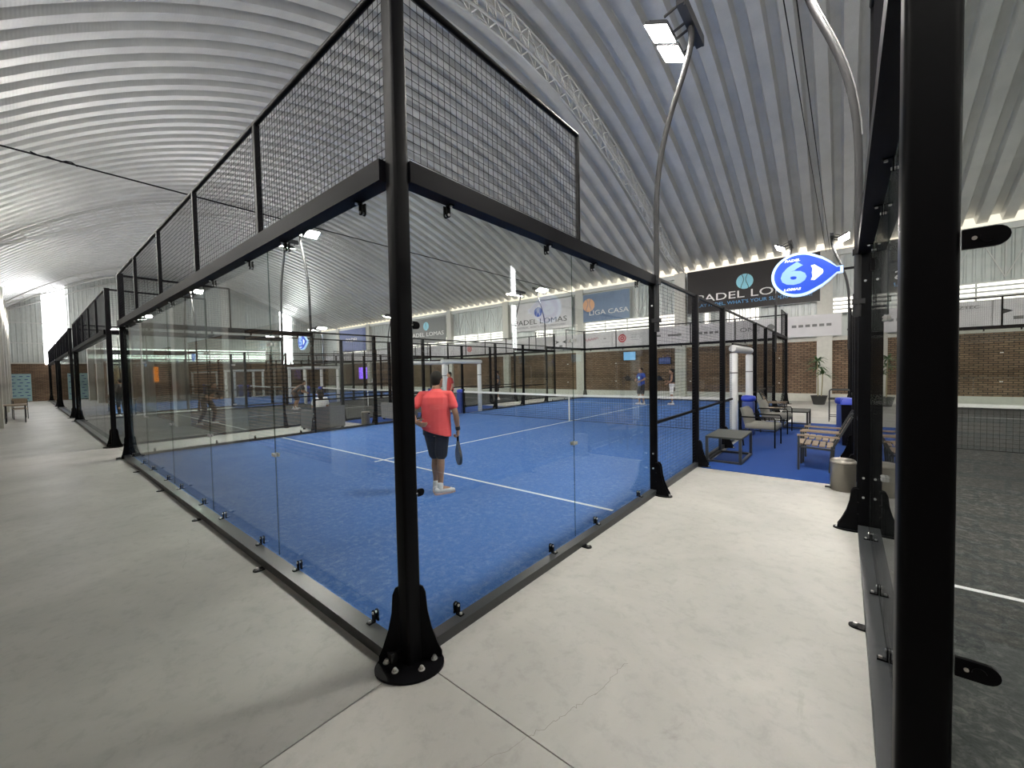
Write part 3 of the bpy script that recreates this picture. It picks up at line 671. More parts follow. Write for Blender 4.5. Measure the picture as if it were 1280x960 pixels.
        for ya, yb in ((4, 6), (6, 8), (8, 9), (11, 12), (12, 14), (14, 16)):
            s_ = '2' if yb-ya == 2 else '1'; org = at(ya+.05 if rz > 0 else yb-.05)
            for nm in ('low', 'mid'): tag(obj('mesh_panel', MS[nm+s_], root, org, rz), kind='stuff')
            obj('mid_rail', MB().cbox((x, (ya+yb)/2, .97), (.035, yb-ya, .04)).mesh('rail', 'black'), root)
            obj('base_beam', MB().cbox((x+sgn*.02, (ya+yb)/2, .035), (.06, yb-ya, .07)).mesh('rail', 'beam'), root)
        tag(obj('mesh_panel', MS['door2'], root, at(9.05 if rz > 0 else 10.95), rz), kind='stuff')
        obj('door_rail', MB().cbox((x, 10, 2.23), (.035, 2, .04)).mesh('rail', 'black'), root)
        obj('top_rail', MB().cbox((x, 10, H3), (.04, 12, .04)).mesh('rail', 'black'), root)
    return root
TURF_BOX = MB().box((-W+.02, .02, 0), (-.02, LEN-.02, .012))
def make_turf(x, mat, label):
    b = thing('court_turf', label, 'court floor', (x, 0, 0), 0, None)
    obj('turf', TURF_BOX.mesh('turf', mat), b)
    for y in (3.05, LEN-3.05): obj('service_line', MB().cbox((-5, y, .0127), (W-.3, .05, .003)).mesh('line', 'line'), b)
    obj('centre_line', MB().cbox((-5, 10, .0127), (.05, LEN-6.1+.4-.0, .003)).mesh('line', 'line'), b); return b
PERIOD = 12.15
COURTS = [(0.0, 'blue_turf', 'middle blue court'), (2.148+W, 'black_turf', 'right edge black court'), (-PERIOD, 'black_turf', 'dark court next leftwards'), (-2*PERIOD, 'blue_turf', 'second blue court leftwards'), (-3*PERIOD, 'black_turf', 'farthest gable court')]
E0 = make_enclosure(True); encl = []
FAR_SKIP = ('glass_clamp', 'joint_clip', 'anchor_tab', 'bolt', 'lug')
for i, (cx, tm, nm) in enumerate(COURTS):
    e = E0 if i == 0 else copy_tree(E0, None, () if i in (1,) else FAR_SKIP)
    e.location.x = cx; tag(e, 'black steel, glass and mesh enclosure of the '+nm, 'court enclosure', 'padel court enclosures'); encl.append(e)
    make_turf(cx, tm, ('bright blue' if tm == 'blue_turf' else 'black')+' turf with white lines inside the '+nm)['group'] = 'padel court floors'

def corner_of(e, x, y):
    return [c for c in e.children if c.name.startswith('corner_post') and abs(c.location.x-x) < .1 and abs(c.location.y-y) < .1][0]
for z in (1.01, 2.0):
    obj('lug', MS['lug'], corner_of(encl[1], -W, 0), (.05, -.045, z), 0.0)
    obj('lug', MS['lug_short'], corner_of(encl[0], 0, 0), (.045, .05, z), PI/2)
# nets
def make_net():
    t = obj('court_net', None)
    b = MB(); zt = lambda x: .90-.04*(1-abs(x+5)/5)
    n = 125
    for i in range(n+1):
        x = -W+.1+(W-.2)*i/n; b.rod((x, 0, .05), (x, 0, zt(x)), .0032, 3, 0, None, False)
    for j in range(11):
        f = j/11; b.tube([(x, 0, .05+(zt(x)-.05)*f) for x in (-W+.1, -5, -.1)], .0032, 3)
    tag(obj('mesh', b.mesh('net_mesh', 'net'), t), kind='stuff')
    q = MB(); xsn = [-W+.05+(W-.1)*i/20 for i in range(21)]
    q.loft([[(x, dy, zt(x)+dz) for dy, dz in ((-.006, -.035), (.006, -.035), (.006, .03), (-.006, .03))] for x in xsn], 0, False); obj('top_tape', q.mesh('tape', 'tape'), t)
    obj('centre_strap', MB().cbox((-5, 0, .43), (.05, .012, .84)).mesh('strap', 'tape'), t)
    obj('bottom_cord', MB().tube([(-W+.05, 0, .05), (-.05, 0, .05)], .008, 6).mesh('cord', 'net'), t)
    for x in (-.02, -W+.02): obj('net_post', MB().cbox((x, 0, .5), (.07, .07, 1.0)).mesh('net_post', 'black'), t)
    return t
NT = make_net()
# padded gate frames and net post pads
def gate_mesh(): 
    def pad(p, q, r=.085):
        p, q = Vector(p), Vector(q); d = (q-p).normalized()
        return [p+d*.0, p+d*.03, q-d*.03, q], [r*.8, r, r, r*.8]
    return pad
def make_gate():
    g = obj('gate_frame', None); pad = gate_mesh()
    for y in (-.98, .98):
        p, r = pad((0, y, 0.0), (0, y, 2.02)); l = obj('leg', MB().tube(p, r, 12).mesh('leg', 'pad_white'), g)
        obj('strap', MB().tube([(0, y, 1.55), (0, y, 1.58)], .09, 12).mesh('strap', 'print_grey'), l)
    p, r = pad((0, -1.1, 2.12), (0, 1.1, 2.12)); obj('top_bar', MB().tube(p, r, 12).mesh('top_bar', 'pad_white'), g)
    return g
GF = make_gate()
def make_postpad():
    p = obj('net_post_pad', None); obj('cover', MB().loft([rring(0, 0, z, a, a, 4, .05) for z, a in ((0.02, .125), (.06, .13), (.80, .13), (.84, .125))]).mesh('cover', 'pad_blue'), p)
    obj('top_roll', MB().lathe([(.10, .84), (.15, .86), (.165, .91), (.15, .97), (.08, .99)], n=16).mesh('roll', 'bluelid'), p); return p
PP = make_postpad()
first = True
for i, (cx, tm, nm) in enumerate(COURTS):
    n = NT if i == 0 else copy_tree(NT); n.location = (cx, 10, 0); tag(n, 'padel net with white top tape across the '+nm, 'net', 'padel nets')
    for s, x in (('right', cx+.02), ('left', cx-W-.02)):
        g = GF if first else copy_tree(GF); g.location = (x+(.10 if i == 1 and s == 'left' else 0), 10, 0); tag(g, 'white padded gate frame at the %s gate of the %s' % (s, nm), 'gate', 'padded gate frames')
        p = PP if first else copy_tree(PP); p.location = (x+(.14 if s == 'right' else -.14), 10, 0); tag(p, 'blue padded cover on the %s net post of the %s' % (s, nm), 'post pad', 'net post pads')
        first = False

# floodlight poles
def make_lightpole():
    t = obj('floodlight_pole', None)
    P = [(.055, 0, 2.2), (.055, 0, 2.95), (.055, 0, 3.7), (.07, 0, 4.15), (.14, 0, 4.6), (.27, 0, 5.03), (.40, 0, 5.35), (.49, 0, 5.62), (.52, 0, 5.82), (.49, 0, 5.97)]
    pts = []
    for i in range(len(P)-1):
        for k in range(3):
            u = k/3; a, b = Vector(P[i]), Vector(P[i+1]); pts.append(a*(1-u)+b*u)
    pts.append(Vector(P[-1]))
    for _ in range(3): pts = [pts[0]]+[(pts[i-1]+pts[i]*2+pts[i+1])/4 for i in range(1, len(pts)-1)]+[pts[-1]]
    obj('pole', MB().tube(pts, .034, 12).mesh('pole', 'pole'), t)
    cp = obj('pole_clamp', MB().cbox((.05, 0, 2.35), (.10, .09, .05)).cbox((.05, 0, 2.85), (.10, .09, .05)).mesh('clamp', 'pole'), t)
    obj('power_cable', MB().tube([p+Vector((-.035, .015, 0)) for p in pts[8:]], .007, 6).mesh('wire', 'print_grey'), t)
    obj('crossbar', MB().cbox((.50, 0, 5.96), (.09, .84, .09)).cbox((.545, 0, 5.96), (.02, .8, .13)).mesh('crossbar', 'lamp_body'), t)
    for y in (-.215, .215):
        tilt = .46; ax = Vector((math.cos(tilt), 0, -math.sin(tilt)))*.145; ay = Vector((0, .17, 0)); az = Vector((math.sin(tilt), 0, math.cos(tilt)))
        c = Vector((.20, y, 5.86))
        h = obj('floodlight', MB().obox(c+az*.022, ax*1.04, ay*1.03, az*.018).mesh('housing', 'lamp_body'), t)
        obj('lens', MB().obox(c, ax, ay, az*.004).mesh('lens', 'lens'), h)
        f = MB()
        for k in range(6): f.obox(c+az*.052+ay*(-.85+.34*k), ax*.8, ay*.03, az*.014)
        obj('cooling_fins', f.mesh('fins', 'lamp_body'), h)
        br = MB()
        for s in (-.15, .15): br.bar((.48, y+s, 5.96), c+Vector((.10, s, .05)), .022, .022)
        obj('bracket', br.mesh('bracket', 'lamp_body'), h)
    return t
LP = make_lightpole(); first = True
for i, (cx, tm, nm) in enumerate(COURTS):
    for s, x, rz in (('right', cx, 0.0), ('left', cx-W, PI)):
        for y, d in ((4, 'near'), (16, 'far')):
            p = LP if first else copy_tree(LP); first = False
            p.location = (x, y, 0); p.rotation_euler = (0, 0, rz)
            tag(p, 'curved pole with twin floodlights at the %s %s post of the %s' % (d, s, nm), 'floodlight', 'floodlight poles')

# lit racket signs
def outline(k=0.0, n=30):
    pts = []
    R, L = .222-k, .36
    th = 0.98
    for i in range(n+1):
        a = th+(2*PI-2*th)*i/n; pts.append((R*1.06*math.cos(a), R*math.sin(a)))
    hw = .03-k*.4
    for sx in (-1, 1):
        seq = [(.205, -.142+k), (.27, -.088+k*.9), (.325, -hw), (.365-k, -hw)]
        pts += seq if sx < 0 else [(a, -b) for a, b in reversed(seq)]
    return pts
def make_sign(num):
    t = obj('court_sign', None)
    obj('rim', MB().prism(outline(-.012), (0, 0, 0), (1,0,0), (0,0,1), .05).mesh('rim', 'sign_rim'), t)
    obj('face', MB().prism(outline(.014), (0, -.001, 0), (1,0,0), (0,0,1), .060).mesh('face', 'sign_blue'), t)
    obj('figure', text_mesh(num, .30, 'sign_pale', 1.5, .002, 0, .014), t, (-.045, -.034, .0)).rotation_euler = (PI/2, 0, 0)
    put_text(t, text_mesh('PADEL', .034, 'sign_white', 1.4, .002, .2, .001), (-.055, -.034, .155)); put_text(t, text_mesh('LOMAS', .034, 'sign_white', 1.4, .002, .2, .001), (-.055, -.034, -.155))
    obj('cutout', MB().prism([(.11, -.075), (.125, -.04), (.118, 0), (.125, .04), (.11, .075), (.14, .082), (.21, .02), (.215, 0), (.21, -.02), (.14, -.082)], (0, -.033, 0), (1,0,0), (0,0,1), .004).mesh('cutout', 'sign_white'), t)
    obj('bracket', MB().bar((.33, 0, 0), (.62, 0, 0), .022).cbox((.60, 0, 0), (.03, .09, .12)).mesh('bracket', 'black'), t)
    return t
for num, x, lab in (('6', 1.60, 'lit blue racket sign with number 6 beside the thick right post'), ('5', -10.62, 'lit blue racket sign with number 5 beyond the blue court'), ('4', -22.77, 'small lit blue racket sign with number 4 left of the orange lamp column'), ('3', -34.92, 'tiny lit blue racket sign with number 3 far to the left')):
    s = make_sign(num); s.location = (x, 4.0, 2.70); tag(s, lab, 'sign', 'lit court number signs')

# ------------------------------------------------------------------ corridor carpets and furniture
for cx, lab in ((0.0, 'blue carpet strip under the benches right of the blue court'), (-PERIOD, 'blue carpet strip in the corridor left of the blue court'), (-2*PERIOD, 'blue carpet strip in the second corridor to the left')):
    t = thing('carpet', lab, 'carpet', (cx, 0, 0), 0, 'corridor carpets')
    obj('pile', MB().box((.12, 5.9, 0), (2.03, 13.2, .008)).mesh('pile', 'carpet'), t)
def make_table(L, Wd, h):
    t = obj('coffee_table', None); b = .022
    obj('top', MB().box((0, 0, h-.03), (Wd, L, h)).mesh('top', 'table_top'), t)
    for x in (b, Wd-b):
        for y in (b, L-b): obj('leg', MB().box((x-b, y-b, 0), (x+b, y+b, h-.03)).mesh('leg', 'beam'), t)
    for x in (b, Wd-b): obj('floor_rail', MB().box((x-b, 2*b, 0), (x+b, L-2*b, .035)).mesh('rail', 'beam'), t)
    for y in (b, L-b): obj('floor_rail', MB().box((2*b, y-b, 0), (Wd-2*b, y+b, .035)).mesh('rail', 'beam'), t)
    return t
ta = make_table(1.05, .58, .46); ta.location = (.05, 6.42, .008); tag(ta, 'low grey table with black frame beside the mesh fence', 'table', 'low corridor tables')
tb = copy_tree(ta); tb.location = (.68, 11.75, .008); tag(tb, 'low grey table at the far end of the blue carpet', 'table', 'low corridor tables')
def make_lounge():
    t = obj('lounge_chair', None)
    obj('seat_cushion', MB().loft([rring(.0, .0, z, a, a, 4, .06) for z, a in ((.36, .27), (.38, .30), (.46, .30), (.48, .27))]).mesh('cushion', 'cushion'), t)
    b = MB(); b.loft([[Vector((-.30-.09*u+dx*k, y, .44+.36*u)) for dx, y in ((0, -.27), (.11, -.27), (.11, .27), (0, .27))] for u, k in ((0, 1), (.25, 1), (.8, 1), (1, .55))], 0, True)
    obj('back_cushion', b.mesh('back', 'cushion'), t)
    for y in (-.34, .34):
        f = MB().tube([(.27, y, 0), (.27, y, .58), (.25, y, .62), (-.34, y, .62), (-.38, y, .58), (-.30, y, .0)], .014, 8); obj('arm_frame', f.mesh('frame', 'black'), t)
        obj('seat_rail', MB().tube([(.27, y, .34), (-.33, y, .34)], .012, 6).mesh('rail', 'black'), t)
    for x in (.27, -.31): obj('cross_rail', MB().tube([(x, -.34, .34), (x, .34, .34)], .012, 6).mesh('rail', 'black'), t)
    return t
la = make_lounge(); la.location = (.64, 8.75, .008); la.rotation_euler = (0, 0, -.05); tag(la, 'black framed lounge chair with beige cushions behind the low table', 'chair', 'lounge chairs')
lb = copy_tree(la); lb.location = (.66, 10.9, .008); tag(lb, 'lounge chair partly hidden behind the nearer beige one', 'chair', 'lounge chairs')
def make_bench():          # slatted armchair for two, facing -x
    t = obj('slatted_armchair', None); Lb = .50
    for i in range(5): obj('seat_slat', MB().box((-.02+.095*i, 0, .40+.008*(2-i)), (.055+.095*i, Lb, .42+.008*(2-i))).mesh('slat', 'wood'), t)
    for i in range(4): obj('back_slat', MB().obox((.50+.045*i, Lb/2, .50+.10*i), (.008, 0, .004), (0, Lb/2, 0), (.016, 0, .036)).mesh('slat', 'wood'), t)
    for y in (-.02, Lb+.02):
        f = MB(); f.bar((0, y, 0), (0, y, .56), .03); f.bar((.40, y, 0), (.43, y, .42), .03); f.bar((.43, y, .38), (.67, y, .90), .035, .03)
        f.bar((0, y, .38), (.46, y, .36), .03); obj('side_frame', f.mesh('frame', 'beam'), t)
        obj('armrest', MB().bar((-.02, y, .57), (.52, y, .56), .05, .025).mesh('arm', 'wood'), t)
    obj('front_rail', MB().bar((0, 0, .38), (0, Lb, .38), .03).mesh('rail', 'beam'), t); return t
ga = 'slatted wooden armchairs'
ba = make_bench(); ba.location = (1.42, 6.64, .008); tag(ba, 'nearer wooden slatted armchair on the blue carpet beside the right court', 'chair', ga)
bc = copy_tree(ba); bc.location = (1.44, 7.32, .008); tag(bc, 'second wooden slatted armchair, directly behind the nearer one', 'chair', ga)
bb = copy_tree(ba); bb.location = (.60, 13.75, .0); bb.rotation_euler = (0, 0, PI); tag(bb, 'wooden slatted armchair standing behind the far low table', 'chair', ga)
def make_pedalbin(r=.138, h=.43):
    t = obj('pedal_bin', None)
    obj('body', MB().lathe([(r*.95, 0), (r, .01), (r, h*.86)], n=32).mesh('body', 'inox'), t)
    obj('lid', MB().lathe([(r*1.03, h*.87), (r*1.03, h*.94), (r*.9, h*.985), (0.02, h)], n=32).mesh('lid', 'inox'), t)
    obj('gap_ring', MB().lathe([(r*.97, h*.855), (r*.97, h*.875)], n=32).mesh('gap', 'black'), t)
    obj('pedal', MB().cbox((-r-.02, -.02, .025), (.07, .06, .012)).mesh('pedal', 'black'), t)
    obj('hinge', MB().cbox((r*.9, .05, h*.86), (.05, .06, .04)).mesh('hinge', 'black'), t); return t
pa = make_pedalbin(); pa.location = (1.985, 5.66, 0); tag(pa, 'stainless steel pedal bin at the near edge of the blue carpet', 'bin', 'steel pedal bins')
pb = copy_tree(pa); pb.location = (-10.55, 5.95, 0); tag(pb, 'stainless steel bin beyond the blue court beside the wicker sofa', 'bin', 'steel pedal bins')
t = thing('tall_bin', 'tall black bin with bright blue lid next to the right court fence', 'bin', (2.06, 9.6, .008))
obj('body', MB().loft([rring(0, 0, z, a, a, 4, .03) for z, a in ((0, .10), (.86, .12))]).mesh('body', 'black_matt'), t)
obj('lid', MB().loft([rring(0, 0, z, a, a, 4, .03) for z, a in ((.86, .13), (.95, .13), (.99, .10))]).mesh('lid', 'bluelid'), t)
# tall stool chair
t = thing('bar_chair', 'tall grey metal armchair standing on bare concrete near the far wall', 'chair', (1.62, 13.9, 0))
obj('seat', MB().box((0, 0, .66), (.5, .5, .70)).mesh('seat', 'table_top'), t)
obj('backrest', MB().obox((.54, .25, .95), (.012, 0, .004), (0, .22, 0), (.05, 0, .22)).mesh('back', 'table_top'), t)
for y in (0, .5):
    obj('arm', MB().tube([(.02, y, .7), (.02, y, .92), (.06, y, .95), (.55, y, .95)], .013, 6).mesh('arm', 'beam'), t)
    for x in (.02, .48): obj('leg', MB().bar((x, y, 0), (x, y, .66), .024).mesh('leg', 'beam'), t)
    obj('foot_rail', MB().bar((.02, y, .16), (.48, y, .16), .018).mesh('rail', 'beam'), t)
# potted palm
t = thing('potted_palm', 'small potted palm in a black pot against the pale column', 'plant', (1.15, 20.3, 0))
obj('pot', MB().lathe([(.20, 0), (.29, .36), (.31, .38), (.27, .38), (.25, .33)], n=20).mesh('pot', 'pot'), t)
obj('soil', MB().lathe([(.26, .30), (.0, .34)], n=16).mesh('soil', 'soil'), t)
rp = random.Random(5)
for k in range(3):
    a = k*2.1; base = Vector((.07*math.cos(a), .07*math.sin(a), .30)); hgt = 1.0+.28*k; top = base+Vector((.05*math.cos(a), .05*math.sin(a), hgt))
    obj('cane', MB().tube([base, (base+top)/2+Vector((.01, 0, 0)), top], .020, 7).mesh('cane', 'stem'), t)
    for j in range(18):
        th = j*2.4+k; el = rp.uniform(.1, 1.1); L = rp.uniform(.38, .6); d = Vector((math.cos(th)*math.cos(el), math.sin(th)*math.cos(el), math.sin(el))); s = d.cross(Vector((0,0,1))).normalized()
        q = MB(); pts = [top+d*L*u-Vector((0,0,.28*u*u)) for u in (0, .3, .65, 1)]; ws = (.015, .042, .03, .003)
        v = [p+s*w*e for p, w in zip(pts, ws) for e in (-1, 1)]; v2 = [Vector(p)-Vector((0,0,.004)) for p in v]
        q.add(v+v2, [(2*i, 2*i+1, 2*i+3, 2*i+2) for i in range(3)]+[(8+2*i+2, 8+2*i+3, 8+2*i+1, 8+2*i) for i in range(3)], 0, True); obj('leaf', q.mesh('leaf', 'leaf'), t)
# wicker sofas in the left corridor
def make_sofa(L):
    t = obj('wicker_sofa', None)
    obj('back_panel', MB().box((0, 0, .06), (.10, L, .72)).mesh('back', 'wicker'), t)
    for y in (0, L-.12): obj('arm_panel', MB().box((-.75, y, .06), (0, y+.12, .62)).mesh('arm', 'wicker'), t)
    obj('base_panel', MB().box((-.72, .12, .06), (0, L-.12, .30)).mesh('base', 'wicker'), t)
    obj('seat_cushion', MB().box((-.72, .13, .30), (-.02, L-.13, .42)).mesh('cushion', 'cushion'), t)
    for x in (-.70, .02):
        for y in (.03, L-.09): obj('foot', MB().box((x, y, 0), (x+.06, y+.06, .06)).mesh('foot', 'black'), t)
    return t
sa = make_sofa(1.0); sa.location = (-10.42, 4.10, 0); tag(sa, 'grey wicker sofa where the white shirted woman sits', 'sofa', 'wicker sofas')
sb = copy_tree(sa); sb.location = (-10.5, 7.0, .008); tag(sb, 'grey wicker sofa with a dark bag on its back, left of the front post', 'sofa', 'wicker sofas')
t = thing('sports_bag', 'dark sports bag lying over the back of the second wicker sofa', 'bag', (-10.48, 7.5, .728))
obj('body', MB().loft([[(.0+r*.8*math.cos(2*PI*j/14), y, .13+r*.85*math.sin(2*PI*j/14)) for j in range(14)] for y, r in ((-.36, .05), (-.32, .13), (0, .155), (.32, .13), (.36, .05))]).mesh('bag', 'blackcloth'), t)
obj('handle', MB().tube([(.0, -.14, .25), (.0, -.08, .34), (0, .08, .34), (0, .14, .25)], .012, 6).mesh('handle', 'blackcloth'), t)
# table and chairs by the near row of columns, far left
t = thing('folding_table', 'dark slatted table with chairs in the far left aisle', 'table', (-24.7, -1.62, 0))
obj('top', MB().box((-.1, -.32, .70), (1.1, .30, .735)).mesh('top', 'wood'), t)
for x in (0, 1.0):
    for y in (-.26, .24): obj('leg', MB().bar((x, y, 0), (x, y, .70), .035).mesh('leg', 'beam'), t)
for y in (-.26, .24): obj('stretcher', MB().bar((0, y, .22), (1.0, y, .22), .03).mesh('rail', 'beam'), t)
def make_chair():
    t = obj('slatted_chair', None)
    obj('seat', MB().box((-.22, -.22, .43), (.22, .22, .455)).mesh('seat', 'wood'), t); obj('backrest', MB().obox((.23, 0, .72), (.012, 0, .0), (0, .21, 0), (.02, 0, .16)).mesh('back', 'wood'), t)
    for x in (-.2, .2):
        for y in (-.2, .2): obj('leg', MB().bar((x, y, 0), (x+(.02 if x > 0 else 0), y, .43 if x < 0 else .8), .025).mesh('leg', 'beam'), t)
    return t
ca = make_chair(); ca.location = (-26.3, -1.5, 0); ca.rotation_euler = (0, 0, PI); tag(ca, 'slatted chair behind the far left aisle table, nearer the aisle', 'chair', 'aisle chairs')
cbb = copy_tree(ca); cbb.location = (-27.3, -1.55, 0); tag(cbb, 'slatted chair behind the far left aisle table, nearer the photocall banner', 'chair', 'aisle chairs')
# photocall banner
t = thing('photocall_banner', 'pale teal banner with rows of small dark logos against the gable brick', 'banner', (X0+.35, -1.5, 0), 0)
obj('sheet', MB().box((0, -.6, .05), (.03, .55, 2.2)).mesh('sheet', 'teal'), t)
q = MB()
for r in range(8):
    for c in range(3): q.cbox((.034, -.42+.36*c+(.1 if r%2 else 0), .25+.25*r), (.004, .17, .06))
tag(obj('logo_rows', q.mesh('logos', 'print_navy'), t), kind='stuff')
for y in (-.45, .4): obj('foot', MB().box((-.15, y-.03, 0), (.2, y+.03, .05)).mesh('foot', 'black'), t)
# screens on the far wall and an orange lamp
def screen(name, lab, x, z, w, h, mat, y=Y1-.07, cat='screen'):
    t = thing(name, lab, cat, (x, y, z)); obj('housing', MB().cbox((0, 0, 0), (w, .06, h)).mesh('housing', 'black'), t); obj('display', MB().cbox((0, -.032, 0), (w-.05, .004, h-.05)).mesh('display', mat), t); return t
screen('wall_screen', 'lit violet screen on the far wall left of the front post', -38.2, 1.75, 1.9, 1.3, 'screen_purple')
screen('wall_screen', 'small pale blue lit screen high on the brick above the blue shirted player', -8.1, 2.45, .8, .55, 'screen_blue')
screen('wall_screen', 'small grey blue notice plate right of the pale blue screen', -6.0, 2.1, .7, .4, 'print_navy')
screen('wall_sign', 'small white wall plate right of the violet screen', -36.4, .95, .7, .5, 'print_white', cat='sign')
t = thing('warning_lamp', 'small glowing orange lamp on the gable between the pale columns', 'lamp', (X0+.10, 6.6, 2.0)); obj('glow_tube', MB().cbox((0, 0, .0), (.12, .35, 1.4)).mesh('tube', 'orange_lamp'), t); obj('back_plate', MB().cbox((-.08, 0, 0), (.04, .6, 1.6)).mesh('plate', 'browncloth'), t)
for (yy_, lab) in ((4.6, 'brown panelled door in the gable, left of the orange lamp'), (7.9, 'brown panelled door in the gable, right of the orange lamp')):
    d = tag(obj('door_%d' % (1 if yy_ < 5 else 2), MB().box((X0+.02, yy_-.6, 0), (X0+.08, yy_+.6, 2.5)).mesh('leaf', 'wood')), kind='structure')
    obj('door_panel', MB().box((X0+.08, yy_-.45, .2), (X0+.10, yy_+.45, 2.2)).mesh('panel', 'browncloth'), d)

# ------------------------------------------------------------------ people
def remeshed(mb, mat, voxel, smooth=4):
    me = mb.mesh('tmp', mat); o = bpy.data.objects.new('tmp', me); COL.objects.link(o)
    r = o.modifiers.new('r', 'REMESH'); r.mode = 'VOXEL'; r.voxel_size = voxel; r.use_smooth_shade = True
    s = o.modifiers.new('s', 'SMOOTH'); s.factor = .5; s.iterations = smooth
    dg = bpy.context.evaluated_depsgraph_get(); dg.update(); out = bpy.data.meshes.new_from_object(o.evaluated_get(dg)); bpy.data.objects.remove(o)
    out.materials.clear(); out.materials.append(M[mat]); return out
def limb(b, pts, rad, n=12):
    for i in range(len(pts)-1):
        b.rod(pts[i], pts[i+1], rad[i], n, 0, rad[i+1])
    for p, r in zip(pts, rad): b.ball(p, r, n, 8)
def lerp(a, b, t): return Vector(a)*(1-t)+Vector(b)*t
STAND = dict(head=(0, .03, 1.585), neck=(0, 0, 1.46), chest=(0, -.01, 1.28), waist=(0, 0, 1.06), pelvis=(0, 0, .93),
    shL=(-.19, 0, 1.405), elL=(-.245, -.04, 1.13), wrL=(-.26, .06, .90), shR=(.19, 0, 1.405), elR=(.245, -.04, 1.13), wrR=(.26, .06, .90),
    hipL=(-.095, 0, .90), knL=(-.10, .03, .50), anL=(-.105, -.02, .09), hipR=(.095, 0, .90), knR=(.10, .03, .50), anR=(.105, -.02, .09), toeL=(-.02, .17, 0), toeR=(.02, .17, 0))
def hand(b, wr, d, palm_n, s=1.0, curl=.6):
    """palm, four fingers of unequal length and a thumb"""
    wr, d, pn = Vector(wr), Vector(d).normalized(), Vector(palm_n).normalized(); pn = (pn-d*pn.dot(d)).normalized(); sd = d.cross(pn)
    for k in range(4):
        off = sd*(.030-.020*k)*s; k0 = wr+d*.085*s+off; limb(b, [wr+d*.02*s+off*.6, k0], [.016*s, .0125*s], 8)
        L = (.040, .046, .043, .034)[k]*s; a = curl; p = k0; dr = d
        for j in range(3):
            dr = (d*math.cos(a*(j+1))+pn*math.sin(a*(j+1))); q = p+dr*L*(1, .65, .5)[j]; limb(b, [p, q], [.0105*s, .009*s], 7); p = q
    t0 = wr+d*.025*s+sd*.028*s; t1 = t0+(d*.6+sd*.7+pn*.4).normalized()*.045*s; t2 = t1+(d*.8+sd*.1+pn*.6).normalized()*.035*s
    limb(b, [t0, t1, t2], [.015*s, .0125*s, .010*s], 7)
def person(label, loc, rotz, pose, shirt, shorts, shoe='shoe', hairstyle='short', voxel=.014, sc=1.0, long_legs=False, sleeve=.55, skirt=False, hem=None, girth=1.0, bare=False, curlR=1.0):
    J = dict(STAND); J.update(pose); J = {k: Vector(v) for k, v in J.items()}
    P = thing('person', label, 'person', loc, rotz); P.scale = (sc, sc, sc); g = girth
    b = MB(); h = J['head']; fwd = Vector(pose.get('look', (0, 1, 0))).normalized(); side = fwd.cross(Vector((0,0,1))).normalized()
    b.ball(h, (.078, .088, .112), 18, 14); b.ball(h+fwd*.028-Vector((0,0,.05)), (.058, .06, .066), 14, 10)
    limb(b, [h+fwd*.083+Vector((0,0,.012)), h+fwd*.104-Vector((0,0,.022))], [.010, .016], 8)
    for s in (-1, 1):
        b.ball(h+side*s*.079-fwd*.008-Vector((0,0,.008)), (.013, .022, .032), 8, 6); b.ball(h+fwd*.07+side*s*.033+Vector((0,0,.022)), (.022, .014, .010), 8, 6)
    b.ball(h+fwd*.086-Vector((0,0,.055)), (.022, .010, .008), 8, 6)
    limb(b, [h-Vector((0,0,.06))-fwd*.015, J['neck'], (J['neck']+J['chest'])/2], [.056, .060, .10])
    limb(b, [J['chest'], J['waist'], J['pelvis']], [.125*g, .125*g, .125*g], 14)
    for s in 'LR':
        limb(b, [J['sh'+s], J['el'+s], J['wr'+s]], [.052, .040, .027])
        limb(b, [lerp(J['el'+s], J['wr'+s], .0), lerp(J['el'+s], J['wr'+s], .28), J['wr'+s]], [.038, .043, .026])
        d = J['wr'+s]-J['el'+s]; pn = Vector(pose.get('palm'+s, (1 if s == 'L' else -1, .2, 0)))
        hand(b, J['wr'+s], pose.get('hd'+s, d), pn, 1.0, (curlR if s == 'R' else .55))
        k, a, hp = J['kn'+s], J['an'+s], J['hip'+s]
        limb(b, [hp, lerp(hp, k, .45), k], [.088, .074, .054]); bk = Vector((0, -.018, 0))
        limb(b, [k, lerp(k, a, .30)+bk, lerp(k, a, .62), a], [.052, .058, .044, .034])
        limb(b, [a, a+J['toe'+s]*.75-Vector((0,0,.04))], [.038, .030])
    obj('body', remeshed(b, 'skin', voxel), P)
    # shirt
    t = MB(); n = 20; dn = Vector((0, 0, 1))
    def ring(c, rx, ry, tilt=0.0): return [Vector(c)+Vector((rx*math.cos(2*PI*i/n), ry*math.sin(2*PI*i/n), tilt*rx*math.cos(2*PI*i/n))) for i in range(n)]
    ch, wa, pe = J['chest'], J['waist'], J['pelvis']; tilt = (hem[1] if hem else 0.0); hz = (hem[0] if hem else -.06)
    ax = (J['shR']-J['shL']); sw = ax.length/2; ns = Vector((ax.x, ax.y, 0)).normalized()
    top = J['neck']+Vector((0, 0, -.0))
    rot = math.atan2(ns.y, ns.x)
    def ring2(c, rx, ry, tl=0.0):
        out = []
        for i in range(n):
            a = 2*PI*i/n; lx, ly = rx*math.cos(a), ry*math.sin(a); out.append(Vector(c)+Vector((lx*math.cos(rot)-ly*math.sin(rot), lx*math.sin(rot)+ly*math.cos(rot), tl*lx)))
        return out
    rr = [ring2(top+Vector((0,0,.012)), .058, .060), ring2(lerp(top, ch, .16), sw*.52, .080), ring2(lerp(top, ch, .34), sw*.82, .10), ring2(lerp(top, ch, .55), sw*.92*max(1, g*.98), .118*g), ring2(ch, sw*.93*g, .130*g), ring2(lerp(ch, wa, .5), sw*.90*g, .135*g), ring2(wa, sw*.90*g, .138*g)]
